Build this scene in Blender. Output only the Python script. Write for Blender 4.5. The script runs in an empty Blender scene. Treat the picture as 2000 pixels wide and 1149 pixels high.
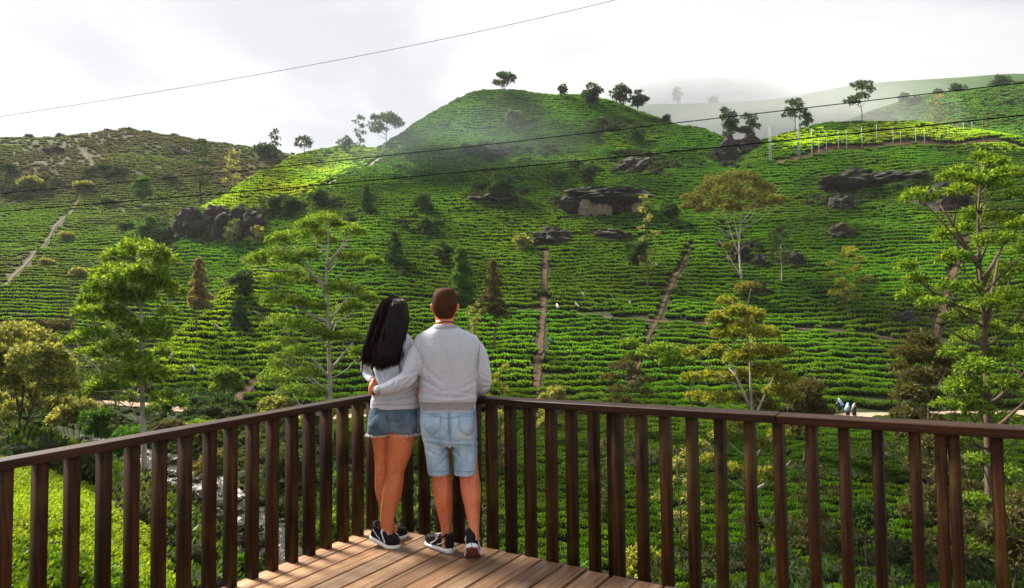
import bpy, bmesh, math, random
import numpy as np
from mathutils import Vector, Matrix

SC = bpy.context.scene
COL = SC.collection
rng = np.random.default_rng(7)
random.seed(7)

# ------------------------------------------------------------------ camera
FPX = 1308.0                      # focal length in pixels of the 2000 x 1149 photograph
PITCH, ROLL = math.radians(2.4), math.radians(0.6)
EYE = np.array([0.0, 0.0, 1.6])
_F = np.array([0, math.cos(PITCH), math.sin(PITCH)])
_R0 = np.array([1.0, 0, 0]); _U0 = np.array([0, -math.sin(PITCH), math.cos(PITCH)])
_R = math.cos(ROLL) * _R0 - math.sin(ROLL) * _U0
_U = math.cos(ROLL) * _U0 + math.sin(ROLL) * _R0
cam_d = bpy.data.cameras.new('camera')
cam = bpy.data.objects.new('camera', cam_d); COL.objects.link(cam)
cam_d.sensor_width = 36.0; cam_d.lens = 36.0 * FPX / 2000.0
cam_d.clip_start = 0.05; cam_d.clip_end = 5000
cam_d.dof.use_dof = True; cam_d.dof.focus_distance = 4.6; cam_d.dof.aperture_fstop = 11.0
M = Matrix.Identity(4)
for i in range(3):
    M[i][0], M[i][1], M[i][2], M[i][3] = _R[i], _U[i], -_F[i], EYE[i]
cam.matrix_world = M
SC.camera = cam

# ------------------------------------------------------------------ sky, sun, exposure
SUN_AZ, SUN_EL = -56.0, 46.0       # degrees, azimuth from the view axis (+ is right): behind the hill, to the left
w = bpy.data.worlds.new('World'); SC.world = w; w.use_nodes = True
nt = w.node_tree; nt.nodes.clear()
def N(t, typ, **k):
    n = t.nodes.new(typ)
    for a, b in k.items():
        setattr(n, a, b)
    return n
wo = N(nt, 'ShaderNodeOutputWorld')
sky = N(nt, 'ShaderNodeTexSky', sky_type='NISHITA', sun_disc=False)
sky.sun_elevation = math.radians(SUN_EL); sky.sun_rotation = math.radians(SUN_AZ)
b1 = N(nt, 'ShaderNodeBackground'); b1.inputs[1].default_value = 0.10
nt.links.new(sky.outputs[0], b1.inputs[0])
tc = N(nt, 'ShaderNodeTexCoord')
mp = N(nt, 'ShaderNodeMapping'); mp.inputs['Scale'].default_value = (1.0, 1.0, 2.2)
mp.inputs['Location'].default_value = (0.35, 0.1, 0.2)
nz = N(nt, 'ShaderNodeTexNoise'); nz.inputs['Scale'].default_value = 2.6; nz.inputs['Detail'].default_value = 7.0
nz.inputs['Roughness'].default_value = 0.5; nz.inputs['Distortion'].default_value = 0.35
cr = N(nt, 'ShaderNodeValToRGB')
cr.color_ramp.elements[0].position = 0.40; cr.color_ramp.elements[0].color = (0.74, 0.72, 0.745, 1)
cr.color_ramp.elements[1].position = 0.60; cr.color_ramp.elements[1].color = (1.02, 0.97, 0.985, 1)
e = cr.color_ramp.elements.new(0.5); e.color = (0.91, 0.88, 0.895, 1)
b2 = N(nt, 'ShaderNodeBackground'); b2.inputs[1].default_value = 0.375
mx = N(nt, 'ShaderNodeMixShader'); mx.inputs[0].default_value = 0.93
nt.links.new(tc.outputs['Generated'], mp.inputs[0]); nt.links.new(mp.outputs[0], nz.inputs['Vector'])
nt.links.new(nz.outputs['Fac'], cr.inputs[0]); nt.links.new(cr.outputs[0], b2.inputs[0])
nt.links.new(b1.outputs[0], mx.inputs[1]); nt.links.new(b2.outputs[0], mx.inputs[2])
nt.links.new(mx.outputs[0], wo.inputs['Surface'])
sl = bpy.data.lights.new('sun', 'SUN'); sl.energy = 5.0; sl.angle = math.radians(16.0); sl.color = (1.0, 0.93, 0.80)
sun = bpy.data.objects.new('sun', sl); COL.objects.link(sun)
_az, _el = math.radians(SUN_AZ), math.radians(SUN_EL)
SUNV = Vector((math.sin(_az) * math.cos(_el), math.cos(_az) * math.cos(_el), math.sin(_el)))
sun.rotation_euler = SUNV.to_track_quat('Z', 'Y').to_euler()
sun.location = (-60, 60, 120)
vs = SC.view_settings
vs.view_transform = 'Standard'; vs.look = 'None'; vs.exposure = 1.45; vs.gamma = 1.0; vs.use_curve_mapping = False
cy = SC.cycles
cy.use_denoising = True; cy.max_bounces = 6; cy.diffuse_bounces = 3; cy.transmission_bounces = 4
cy.transparent_max_bounces = 6; cy.volume_bounces = 1; cy.sample_clamp_indirect = 4.0

# ------------------------------------------------------------------ helpers
def ray(px, py):
    return _F + (px - 1000) / FPX * _R - (py - 574.5) / FPX * _U
def at(px, py, y):
    """world point at forward distance y (metres) on the sight line of a photo pixel"""
    d = ray(px, py)
    return EYE + d * (y / d[1])
def proj(P):
    v = np.asarray(P, float) - EYE
    d = v @ _F
    return np.stack([1000 + FPX * (v @ _R) / d, 574.5 - FPX * (v @ _U) / d], -1)

def link(name, me, parent=None, mats=(), smooth=False):
    o = bpy.data.objects.new(name, me); COL.objects.link(o)
    if parent is not None: o.parent = parent
    for m in (mats if isinstance(mats, (list, tuple)) else [mats]): me.materials.append(m)
    if smooth and len(me.polygons):
        me.polygons.foreach_set('use_smooth', np.ones(len(me.polygons), bool))
    return o
def mesh_np(name, V, Fc):
    """V (n,3); Fc (m,k) faces of one size, or a list of such arrays"""
    me = bpy.data.meshes.new(name)
    V = np.asarray(V, np.float32)
    fl = Fc if isinstance(Fc, list) else [Fc]
    fl = [np.asarray(q, np.int32) for q in fl if len(q)]
    me.vertices.add(len(V)); me.vertices.foreach_set('co', V.ravel())
    if fl:
        loops = np.concatenate([q.ravel() for q in fl])
        tot = np.concatenate([np.full(len(q), q.shape[1], np.int32) for q in fl])
        st = np.concatenate([[0], np.cumsum(tot)[:-1]]).astype(np.int32)
        me.loops.add(len(loops)); me.loops.foreach_set('vertex_index', loops)
        me.polygons.add(len(tot)); me.polygons.foreach_set('loop_start', st)
        try: me.polygons.foreach_set('loop_total', tot)
        except Exception: pass
    me.update(calc_edges=True)
    return me
def tag(o, label=None, cat=None, group=None, kind=None):
    if label: o['label'] = label
    if cat: o['category'] = cat
    if group: o['group'] = group
    if kind: o['kind'] = kind
    return o
def empty(name, loc, label=None, cat=None, group=None, rz=0.0):
    o = bpy.data.objects.new(name, None); COL.objects.link(o)
    o.location = tuple(loc); o.rotation_euler = (0, 0, rz); o.empty_display_size = 0.2
    return tag(o, label, cat, group)

class MB:
    """collects quads / tris / tubes into one mesh"""
    def __init__(s): s.V = []; s.F3 = []; s.F4 = []; s.n = 0
    def add(s, V, F):
        V = np.asarray(V, float); F = np.asarray(F, int)
        if len(F): (s.F4 if F.shape[1] == 4 else s.F3).append(F + s.n)
        s.V.append(V); s.n += len(V)
    def box(s, c, ax, ay, az):
        """centre, three half-extent vectors"""
        c, ax, ay, az = (np.asarray(q, float) for q in (c, ax, ay, az))
        V = [c + i * ax + j * ay + k * az for k in (-1, 1) for j in (-1, 1) for i in (-1, 1)]
        s.add(V, [[0, 2, 3, 1], [4, 5, 7, 6], [0, 1, 5, 4], [2, 6, 7, 3], [0, 4, 6, 2], [1, 3, 7, 5]])
    def tube(s, P, Rd, n=6, cap=True):
        P = np.asarray(P, float); Rd = np.broadcast_to(np.asarray(Rd, float), (len(P),))
        T = np.gradient(P, axis=0); T /= np.linalg.norm(T, axis=1)[:, None] + 1e-9
        ref = np.array([0.31, 0.17, 0.93]) if abs(T[0][2]) < 0.8 else np.array([0.95, 0.22, 0.1])
        A = np.cross(T, ref); A /= np.linalg.norm(A, axis=1)[:, None] + 1e-9
        B = np.cross(T, A)
        a = np.arange(n) * 2 * np.pi / n
        V = (P[:, None] + Rd[:, None, None] * (np.cos(a)[None, :, None] * A[:, None] + np.sin(a)[None, :, None] * B[:, None])).reshape(-1, 3)
        k = len(P); i = np.arange(k - 1)[:, None] * n; j = np.arange(n)[None]
        F = np.stack([i + j, i + (j + 1) % n, i + n + (j + 1) % n, i + n + j], -1).reshape(-1, 4)
        s.add(V, F)
        if cap:
            V2 = np.concatenate([P[:1], P[-1:]]); b = s.n; s.V.append(V2); s.n += 2
            o0 = b - k * n; o1 = b - n
            j = np.arange(n)
            s.F3.append(np.stack([np.full(n, b), o0 + (j + 1) % n, o0 + j], -1))
            s.F3.append(np.stack([np.full(n, b + 1), o1 + j, o1 + (j + 1) % n], -1))
    def mesh(s, name):
        F = []
        if s.F4: F.append(np.concatenate(s.F4))
        if s.F3: F.append(np.concatenate(s.F3))
        return mesh_np(name, np.concatenate(s.V) if s.V else np.zeros((0, 3)), F)
    def build(s, name, mats, parent=None, smooth=False):
        return link(name, s.mesh(name), parent, mats, smooth)

# ------------------------------------------------------------------ materials
def mat(name):
    m = bpy.data.materials.new(name); m.use_nodes = True
    t = m.node_tree; t.nodes.clear()
    o = N(t, 'ShaderNodeOutputMaterial'); p = N(t, 'ShaderNodeBsdfPrincipled')
    t.links.new(p.outputs[0], o.inputs[0])
    return m, t, p, o
def noise(t, scale, detail=4, rough=0.55, coord='Object', vec=None, stretch=None):
    c = N(t, 'ShaderNodeTexCoord'); src = c.outputs[coord]
    if stretch:
        g = N(t, 'ShaderNodeMapping'); g.inputs['Scale'].default_value = stretch
        t.links.new(src, g.inputs[0]); src = g.outputs[0]
    n = N(t, 'ShaderNodeTexNoise'); n.inputs['Scale'].default_value = scale; n.inputs['Detail'].default_value = detail
    n.inputs['Roughness'].default_value = rough
    t.links.new(src, n.inputs['Vector'])
    return n.outputs['Fac']
def ramp(t, fac, stops):
    r = N(t, 'ShaderNodeValToRGB'); el = r.color_ramp.elements
    el[0].position, el[0].color = stops[0][0], (*stops[0][1], 1)
    el[1].position, el[1].color = stops[-1][0], (*stops[-1][1], 1)
    for p_, c_ in stops[1:-1]:
        q = el.new(p_); q.color = (*c_, 1)
    t.links.new(fac, r.inputs[0]); return r.outputs[0]
def mixc(t, fac, a, b, mode='MIX'):
    m = N(t, 'ShaderNodeMix', data_type='RGBA', blend_type=mode)
    for sock, v in ((m.inputs[0], fac), (m.inputs[6], a), (m.inputs[7], b)):
        if hasattr(v, 'links'): t.links.new(v, sock)
        else: sock.default_value = v if isinstance(v, (int, float)) else (*v, 1)
    return m.outputs[2]
def bump(t, p, h, strength=0.3, dist=0.02):
    b = N(t, 'ShaderNodeBump'); b.inputs['Strength'].default_value = strength; b.inputs['Distance'].default_value = dist
    t.links.new(h, b.inputs['Height']); t.links.new(b.outputs[0], p.inputs['Normal'])

def leaf_mat(name, stops, trans=0.35, rough=0.6, tint_attr=None, spec=0.12):
    """leaf colour varies leaf by leaf; light shines partly through"""
    m, t, p, o = mat(name)
    g = N(t, 'ShaderNodeNewGeometry')
    n = len(stops)
    col = ramp(t, g.outputs['Random Per Island'], [(0.05 + 0.9 * i / max(1, n - 1), c) for i, c in enumerate(stops)])
    if tint_attr:
        a = N(t, 'ShaderNodeAttribute', attribute_type='INSTANCER', attribute_name=tint_attr)
        col = mixc(t, 1.0, col, a.outputs['Color'], 'MULTIPLY')
    t.links.new(col, p.inputs['Base Color'])
    p.inputs['Roughness'].default_value = rough; p.inputs['Specular IOR Level'].default_value = spec
    tr = N(t, 'ShaderNodeBsdfTranslucent')
    yel = mixc(t, 1.0, col, (1.25, 1.1, 0.45), 'MULTIPLY')
    t.links.new(yel, tr.inputs[0])
    ms = N(t, 'ShaderNodeMixShader'); ms.inputs[0].default_value = trans
    t.links.new(p.outputs[0], ms.inputs[1]); t.links.new(tr.outputs[0], ms.inputs[2])
    t.links.new(ms.outputs[0], o.inputs[0])
    return m
# ------------------------------------------------------------------ terrain: control points (photo x, photo y, forward distance in metres)
Y0 = 25.0                                      # the polar grid's apex lies behind the camera
def uv_of(x, y): return x / (y + Y0), np.log(y + Y0)
class Sheet:
    """thin-plate spline height field over (direction, log distance), cached on a grid"""
    def __init__(s, pts, extra, u0, u1, y0, y1, nu, nv, k=1.5):
        P = np.array([at(*q) for q in pts] + [list(q) for q in extra], float)
        u, v = uv_of(P[:, 0], P[:, 1]); s.k = k
        X = np.stack([u * k, v], 1)
        n = len(X)
        d = np.linalg.norm(X[:, None] - X[None], axis=2)
        K = np.where(d > 0, d * d * np.log(d + 1e-12), 0) + np.eye(n) * 2e-4
        T = np.concatenate([np.ones((n, 1)), X], 1)
        A = np.block([[K, T], [T.T, np.zeros((3, 3))]])
        s.w = np.linalg.solve(A, np.concatenate([P[:, 2], np.zeros(3)])); s.X = X
        s.us = np.linspace(u0, u1, nu); s.vs = np.linspace(math.log(y0 + Y0), math.log(y1 + Y0), nv)
        U, Vv = np.meshgrid(s.us, s.vs)
        Q = np.stack([U.ravel() * k, Vv.ravel()], 1)
        Z = np.empty(len(Q))
        for i in range(0, len(Q), 20000):
            q = Q[i:i + 20000]
            d2 = ((q[:, None] - X[None]) ** 2).sum(2)
            Z[i:i + 20000] = 0.5 * (d2 * np.log(d2 + 1e-12)) @ s.w[:n] + s.w[n] + q @ s.w[n + 1:]
        s.Z = Z.reshape(U.shape); s.U = U; s.Yg = np.exp(Vv) - Y0; s.Xg = U * (s.Yg + Y0)
    def h(s, x, y, out=-1e3):
        x = np.asarray(x, float); y = np.asarray(y, float)
        u, v = uv_of(x, np.maximum(y, -20))
        a = (u - s.us[0]) / (s.us[1] - s.us[0]); b = (v - s.vs[0]) / (s.vs[1] - s.vs[0])
        ok = (a >= 0) & (a <= len(s.us) - 1.001) & (b >= 0) & (b <= len(s.vs) - 1.001)
        a = np.clip(a, 0, len(s.us) - 1.001); b = np.clip(b, 0, len(s.vs) - 1.001)
        i = a.astype(int); j = b.astype(int); fa = a - i; fb = b - j
        Z = s.Z
        z = (Z[j, i] * (1 - fa) + Z[j, i + 1] * fa) * (1 - fb) + (Z[j + 1, i] * (1 - fa) + Z[j + 1, i + 1] * fa) * fb
        return np.where(ok, z, out)

A_PTS = [
 # road level and valley floor, right
 (1040,812,66),(1300,812,66),(1600,814,66),(2000,806,66),(2400,800,66),
 (1040,900,50),(1300,900,50),(1600,900,50),(2000,900,50),(2400,900,50),
 (1000,1000,40),(1300,1000,40),(1700,1000,40),(2100,1000,40),(1000,1149,30),(1400,1149,30),(1800,1149,30),(2300,1149,30),
 (1000,780,69),(1300,770,70),(1600,775,70),(2000,765,70),(2400,740,72),
 (1000,690,84),(1300,690,84),(1600,700,82),(2000,700,80),(2500,660,84),
 (950,610,101),(1100,612,101),(1300,628,98),(1500,637,97),(1740,660,93),(2000,690,86),
 (900,540,116),(1100,545,116),(1300,550,114),(1500,560,112),(1700,570,108),(2000,580,102),(2500,560,104),
 (900,480,128),(1200,480,128),(1450,470,128),(1650,470,126),(1850,470,122),(2000,470,120),(2500,440,124),
 (900,400,148),(1180,400,147),(1400,400,146),(1600,390,146),(1850,380,142),(2000,370,140),(2500,340,145),
 # right shoulder
 (1450,330,168),(1500,277,190),(1600,262,190),(1700,253,188),(1800,250,186),(1900,260,182),(2000,270,178),(2500,290,180),
 (1520,305,172),(1700,290,168),(1850,285,166),(2000,300,162),
 # central hill
 (700,330,182),(850,330,176),(1000,330,173),(1180,310,176),(1350,330,172),(1420,330,176),
 (800,252,212),(850,226,220),(900,207,226),(950,196,230),(985,191,231),(1050,193,231),(1100,197,231),(1150,204,230),(1200,214,229),(1260,231,226),(1310,244,222),(1360,259,217),(1400,270,212),
 (760,281,207),(720,303,204),(950,260,198),(1100,260,198),(1250,280,195),
 # left part of the main slope and the spur
 (900,800,68),(700,800,68),(560,810,68),(700,700,82),(850,690,85),(560,720,80),(700,600,100),(560,600,101),(850,600,102),
 (700,500,121),(600,500,120),(700,420,143),(600,440,138),(600,385,160),(640,350,176),
 (500,520,113),(450,562,103),(420,588,97),(370,640,88),(330,680,81),(270,735,73),(400,720,78),(450,650,89),(350,770,70),(420,800,66),
 # bright ridge
 (400,405,160),(450,402,160),(510,410,158),(470,368,175),(500,350,184),(560,320,202),(600,309,210),(640,302,216),(680,298,220),(560,380,170),(620,330,195),
 # below the dark cliff, gully
 (350,495,146),(430,485,148),(510,480,146),(400,545,128),(480,535,124),(330,590,122),(300,560,128),
 # left valley: road, stream, lawn
 (-200,815,56),(0,808,57),(60,797,58),(170,787,61),(300,796,63),(400,805,64),
 (300,850,56),(150,860,50),(230,900,50),(400,880,52),(520,900,50),(650,900,50),(800,900,50),
 (380,960,43),(650,1000,40),(800,1000,40),(500,1050,34),(430,1010,37.5),(570,1125,29.5),(800,1149,29),(650,1149,28.5),
 (0,875,30),(-150,900,28),(60,930,25),(120,980,22.5),(200,1000,22.5),(270,1045,21.5),(290,1110,19.5),(150,1080,17.5),(50,1080,16),(230,1149,16.5),
 (330,1050,25),(350,1149,21),(-100,1010,18),(-200,1149,11),
]
def _b(px, py, y, dz): q = at(px, py, y); return [q[0], q[1], q[2] + dz]
A_EXTRA = []
for (px_, py_, y_) in [(800,252,212),(900,207,226),(985,191,231),(1100,197,231),(1200,214,229),(1310,244,222),(1400,270,212),(1500,277,190),(1700,253,188),(1850,255,184),(2000,270,178),(2500,290,180),(680,298,220),(760,281,207),(600,309,210)]:
    for s_, dz_ in ((1.12, -9.0), (1.45, -38.0), (1.9, -70.0)):
        q = at(px_, py_, y_); q2 = at(px_, py_, y_ * s_)
        A_EXTRA.append([q2[0], q2[1], q[2] + dz_])
# hidden falls beside the bright ridge, the spur and left of them
A_EXTRA += [_b(450,402,190,-16), _b(380,430,175,-8), _b(300,480,160,-8), _b(500,350,215,-18), _b(390,600,112,-4), _b(330,680,95,-7), _b(270,735,86,-6),
            _b(200,720,90,-8), _b(0,700,100,-12), _b(-200,700,100,-12), _b(100,600,150,-22), _b(-200,600,160,-25), _b(300,420,230,-30), _b(0,400,300,-60), _b(-300,400,300,-60)]
# under and beside the deck, behind the camera
A_EXTRA += [[-30,12,-2.4],[-12,8,-2.3],[-8,9.5,-2.35],[-9,12,-2.7],[-5,14,-4.6],[-6,5,-2.5],[-3,10,-5.5],[0,12,-7.5],[4,14,-8.6],[10,14,-8.8],[20,12,-8.8],[0,3,-4.0],[6,3,-6],[14,2,-7.5],[-10,-2,-2],[0,-8,-2.5],[8,-8,-4],[-25,-8,-1.6],[0,-17,-2],[12,-16,-3]]
HILL = Sheet(A_PTS, A_EXTRA, -1.25, 1.25, -17, 430, 520, 470)

B_PTS = [(-500,300,280),(-250,290,280),(0,284,280),(90,283,280),(160,278,280),(215,272,280),(280,273,280),(350,282,280),(420,290,280),(480,297,280),(530,303,280),(600,312,280),(700,335,280),(850,420,280),
 (-400,400,190),(0,400,192),(200,400,196),(400,395,208),(550,385,222),(700,420,230),
 (-400,500,138),(0,500,138),(200,500,142),(330,490,150),(420,470,162),(560,470,180),(-300,600,104),(0,600,104),(130,630,100),(250,600,112),(330,575,122),(420,580,128),(560,600,140),
 (-300,700,76),(0,700,77),(150,715,78),(250,712,84),(330,720,92),(-200,790,60),(0,800,60),(150,800,60),(250,820,62)]
B_EXTRA = [_b(p_, 285, 280 * s_, 0) for p_, s_ in ()]
for p_ in (-500, -250, 0, 200, 400, 600):
    for s_, dz_ in ((1.15, -6), (1.5, -35), (2.0, -75)):
        q = at(p_, 285, 280); q2 = at(p_, 285, 280 * s_); B_EXTRA.append([q2[0], q2[1], q[2] + dz_])
def _fb(x, y, s):
    g = np.random.default_rng(3).random((64, 64)); o = 0
    for k, a in ((1, 1.0), (2.3, 0.5)):
        xx, yy = x / s[0] * k, y / s[1] * k
        i, j = np.floor(xx).astype(int), np.floor(yy).astype(int); fx, fy = xx - i, yy - j
        fx = fx * fx * (3 - 2 * fx); fy = fy * fy * (3 - 2 * fy); h = lambda p, q: g[p % 64, q % 64]
        o = o + a * ((h(i, j) * (1 - fx) + h(i + 1, j) * fx) * (1 - fy) + (h(i, j + 1) * (1 - fx) + h(i + 1, j + 1) * fx) * fy - 0.5)
    return o
# hollows, banks and small terraces of the slope
HILL.Z = HILL.Z + np.clip((HILL.Yg - 72) / 50, 0, 1) * (2.6 * _fb(HILL.Xg, HILL.Yg, (26, 15)) + 1.3 * _fb(HILL.Xg + 90, HILL.Yg, (17, 5.5)))
LEFT = Sheet(B_PTS, B_EXTRA, -1.25, -0.05, 52, 520, 260, 260)

LEFT.Z = LEFT.Z + np.clip((LEFT.Yg - 80) / 60, 0, 1) * (3.2 * _fb(LEFT.Xg, LEFT.Yg, (30, 22)) + 1.4 * _fb(LEFT.Xg + 90, LEFT.Yg, (20, 7)))
D_PTS = [(1500,295,400),(1600,262,400),(1700,222,400),(1800,192,400),(1900,178,400),(2000,163,400),(2200,145,400),(2500,140,400),
 (1600,290,340),(1800,240,340),(2000,215,340),(2300,190,340),(1600,320,280),(1800,300,280),(2000,290,270),(2400,280,270)]
D_EXTRA = []
for p_, py_ in ((1500,295),(1700,222),(1900,178),(2200,145)):
    for s_, dz_ in ((1.2, -10), (1.5, -40)):
        q = at(p_, py_, 400); q2 = at(p_, py_, 400 * s_); D_EXTRA.append([q2[0], q2[1], q[2] + dz_])
MISTY = Sheet(D_PTS, D_EXTRA, 0.22, 1.15, 270, 560, 130, 110)
E_PTS = [(1150,218,640),(1260,214,640),(1350,211,640),(1450,208,640),(1550,200,640),(1600,188,640),(1650,178,640),(1750,168,640),(1850,163,640),(2000,152,640),(2300,140,640),
 (1150,270,500),(1400,270,500),(1700,235,500),(2000,210,500),(2300,200,500)]
E_EXTRA = []
for p_, py_ in ((1150,218),(1450,208),(1700,172),(2100,148)):
    q = at(p_, py_, 640); q2 = at(p_, py_, 640 * 1.2); E_EXTRA.append([q2[0], q2[1], q[2] - 25])
FARR = Sheet(E_PTS, E_EXTRA, 0.06, 1.05, 500, 760, 100, 60)
SHEETS = [HILL, LEFT, MISTY, FARR]
def ground(x, y):
    return np.maximum.reduce([s.h(x, y) for s in SHEETS])
def hit(px, py, y0=8.0, y1=700.0):
    """where the sight line of a photo pixel first meets the ground"""
    y = np.exp(np.linspace(math.log(y0), math.log(y1), 1400))
    d = ray(px, py); P = EYE[None] + d[None] * (y / d[1])[:, None]
    below = P[:, 2] < ground(P[:, 0], P[:, 1])
    i = int(np.argmax(below)) if below.any() else len(y) - 1
    return P[i]
# ------------------------------------------------------------------ ground meshes
def soil_mat(name, stops, scale=0.12, green=None):
    m, t, p, o = mat(name)
    f1 = noise(t, scale, 6, 0.62); c = ramp(t, f1, stops)
    f2 = noise(t, 1.7, 5, 0.6)
    c = mixc(t, ramp(t, f2, [(0.35, (0, 0, 0)), (0.7, (1, 1, 1))]), c, green or (0.03, 0.055, 0.012))
    t.links.new(c, p.inputs['Base Color']); p.inputs['Roughness'].default_value = 0.95
    p.inputs['Specular IOR Level'].default_value = 0.15
    bump(t, p, noise(t, 2.3, 6, 0.65), 0.8, 0.35)
    return m
M_SOIL = soil_mat('tea_soil', [(0.35, (0.014, 0.026, 0.006)), (0.55, (0.026, 0.024, 0.011)), (0.75, (0.06, 0.036, 0.02))])
M_SCRUB = soil_mat('scrub_soil', [(0.32, (0.032, 0.045, 0.013)), (0.5, (0.055, 0.042, 0.02)), (0.72, (0.085, 0.054, 0.03))], 0.09, (0.04, 0.055, 0.014))
M_FAR = soil_mat('far_slope', [(0.35, (0.025, 0.075, 0.018)), (0.6, (0.045, 0.11, 0.025)), (0.75, (0.075, 0.14, 0.035))], 0.05, (0.045, 0.09, 0.022))

def sheet_mesh(name, S, step_u, step_v, mats, over=()):
    X, Y, Z = (q[::step_v, ::step_u] for q in (S.Xg, S.Yg, S.Z))
    nv, nu = X.shape
    keep = np.ones((nv, nu), bool)
    for T in over:
        keep &= Z > T.h(X, Y) - 2.5
    i = np.arange(nv - 1)[:, None] * nu + np.arange(nu - 1)[None]
    F = np.stack([i, i + 1, i + nu + 1, i + nu], -1).reshape(-1, 4)
    k = keep.ravel()
    F = F[k[F].any(1)]
    used = np.zeros(nv * nu, bool); used[F.ravel()] = True
    idx = np.cumsum(used) - 1
    V = np.stack([X.ravel(), Y.ravel(), Z.ravel()], 1)[used]
    o = link(name, mesh_np(name, V, idx[F]), None, mats, True)
    return tag(o, kind='structure')
sheet_mesh('hillside_ground', HILL, 2, 2, M_SOIL)
sheet_mesh('terraced_hill', LEFT, 1, 1, M_SCRUB, [HILL])
sheet_mesh('misty_hill', MISTY, 1, 1, M_FAR, [HILL])
sheet_mesh('far_ridge_hill', FARR, 1, 1, M_FAR, [HILL])

# ------------------------------------------------------------------ paths, road, stream: ribbons laid on the ground
M_DIRT = soil_mat('red_dirt', [(0.3, (0.026, 0.014, 0.008)), (0.5, (0.062, 0.032, 0.019)), (0.75, (0.14, 0.074, 0.045))], 0.8, (0.12, 0.075, 0.045))
M_ROAD = soil_mat('pale_road', [(0.3, (0.25, 0.175, 0.12)), (0.55, (0.38, 0.28, 0.205)), (0.75, (0.47, 0.365, 0.28))], 0.6, (0.40, 0.29, 0.21))
M_TRAIL = soil_mat('trail_earth', [(0.3, (0.10, 0.075, 0.045)), (0.55, (0.16, 0.12, 0.08)), (0.75, (0.24, 0.19, 0.13))], 0.6, (0.09, 0.085, 0.04))
def resample(P, step):
    P = np.asarray(P, float)
    s = np.concatenate([[0], np.cumsum(np.linalg.norm(np.diff(P, axis=0), axis=1))])
    n = max(3, int(s[-1] / step)); q = np.linspace(0, s[-1], n)
    R = np.stack([np.interp(q, s, P[:, k]) for k in range(P.shape[1])], 1)
    for _ in range(6): R[1:-1] = 0.25 * R[:-2] + 0.5 * R[1:-1] + 0.25 * R[2:]
    return R
def ribbon(name, path, half, lift, m, nx=5, step=1.0, level=False, world=False):
    P = np.array(path, float) if world else np.array([hit(*q) for q in path])
    R = resample(P[:, :2], step)
    T = np.gradient(R, axis=0); T /= np.linalg.norm(T, axis=1)[:, None]
    Nn = np.stack([-T[:, 1], T[:, 0]], 1)
    hw = half * (1 + 0.9 * (np.convolve(rng.random(len(R) + 4), np.ones(5) / 5, 'valid') - 0.5)) if np.isscalar(half) else np.interp(np.linspace(0, 1, len(R)), np.linspace(0, 1, len(half)), half)
    o = np.linspace(-1, 1, nx)
    XY = R[:, None] + Nn[:, None] * (hw[:, None] * o[None])[..., None]
    Z = ground(XY[..., 0], XY[..., 1])
    if level: Z = np.broadcast_to(Z.min(1)[:, None] * 0.5 + Z.mean(1)[:, None] * 0.5, Z.shape)
    V = np.concatenate([XY, (Z + lift)[..., None]], -1).reshape(-1, 3)
    i = np.arange(len(R) - 1)[:, None] * nx + np.arange(nx - 1)[None]
    F = np.stack([i, i + nx, i + nx + 1, i + 1], -1).reshape(-1, 4)
    ob = link(name, mesh_np(name, V, F), None, m, True)
    tag(ob, kind='structure')
    return R
PATHS = []          # (world polyline, half width kept free of bushes)
def path(name, pts, half, m, free=None, **k):
    R = ribbon(name, pts, half, 0.10, m, **k); PATHS.append((R, free or half + 0.08)); return R
path('dirt_path', [(1067,492),(1064,540),(1062,600),(1058,650),(1053,700),(1047,765)], 0.40, M_DIRT)
path('dirt_path', [(1352,482),(1330,525),(1308,565),(1290,615),(1270,650),(1255,690),(1240,730),(1225,770)], 0.24, M_DIRT)
path('dirt_path', [(1886,465),(1868,520),(1848,575),(1830,640),(1822,690)], 0.36, M_DIRT)
path('dirt_path', [(860,607),(950,608),(1060,606),(1110,612),(1180,622),(1300,630),(1400,634),(1500,640),(1620,648),(1740,662),(1850,672),(2000,690)], 0.28, M_DIRT)
path('dirt_path', [(1520,318),(1600,300),(1700,288),(1800,282),(1900,280),(2000,290)], 0.7, M_DIRT)
path('dirt_path', [(506,740),(480,762),(455,790)], 0.5, M_DIRT)
path('hill_path', [(160,290),(172,312),(188,338),(160,375),(120,430),(85,480),(45,522),(10,560)], 0.2, M_TRAIL, 0.5)
path('hill_path', [(640,362),(690,340),(730,318),(765,292)], 0.5, M_ROAD, 1.0)
ROAD = [(-160,832),(-60,820),(0,811),(60,800),(120,791),(180,788),(250,791),(310,796),(380,803),(450,812),(560,818),(700,818),(860,818),(1040,817),(1200,817),(1400,818),(1600,819),(1750,816),(1900,811),(2050,806),(2300,800)]
path('dirt_road', ROAD[:13], 0.95, M_ROAD, 1.3)
path('dirt_road', ROAD[12:16], 0.30, M_DIRT, 0.35)
path('dirt_road', [(1490,818.5)] + ROAD[16:], 0.95, M_ROAD, 1.3)

def water_mat():
    m, t, p, o = mat('stream_water')
    f = noise(t, 1.1, 6, 0.7, stretch=(1, 0.45, 1))
    c = ramp(t, f, [(0.46, (0.03, 0.03, 0.02)), (0.56, (0.10, 0.09, 0.065)), (0.66, (0.7, 0.71, 0.71))])
    t.links.new(c, p.inputs['Base Color']); p.inputs['Roughness'].default_value = 0.18
    bump(t, p, noise(t, 3.0, 5, 0.6), 0.7, 0.15)
    return m
M_WATER = water_mat()
STREAM_PX = [(150,860),(225,893),(300,918),(370,950),(420,985),(470,1030),(510,1075),(545,1120),(575,1160)]
STREAM = ribbon('stream_water', STREAM_PX, [1.6, 2.6, 2.8, 2.3, 1.9, 1.5, 1.5, 1.5, 1.5], 0.30, M_WATER, nx=9, step=0.5, level=True)
PATHS.append((STREAM, 2.6))

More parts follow.
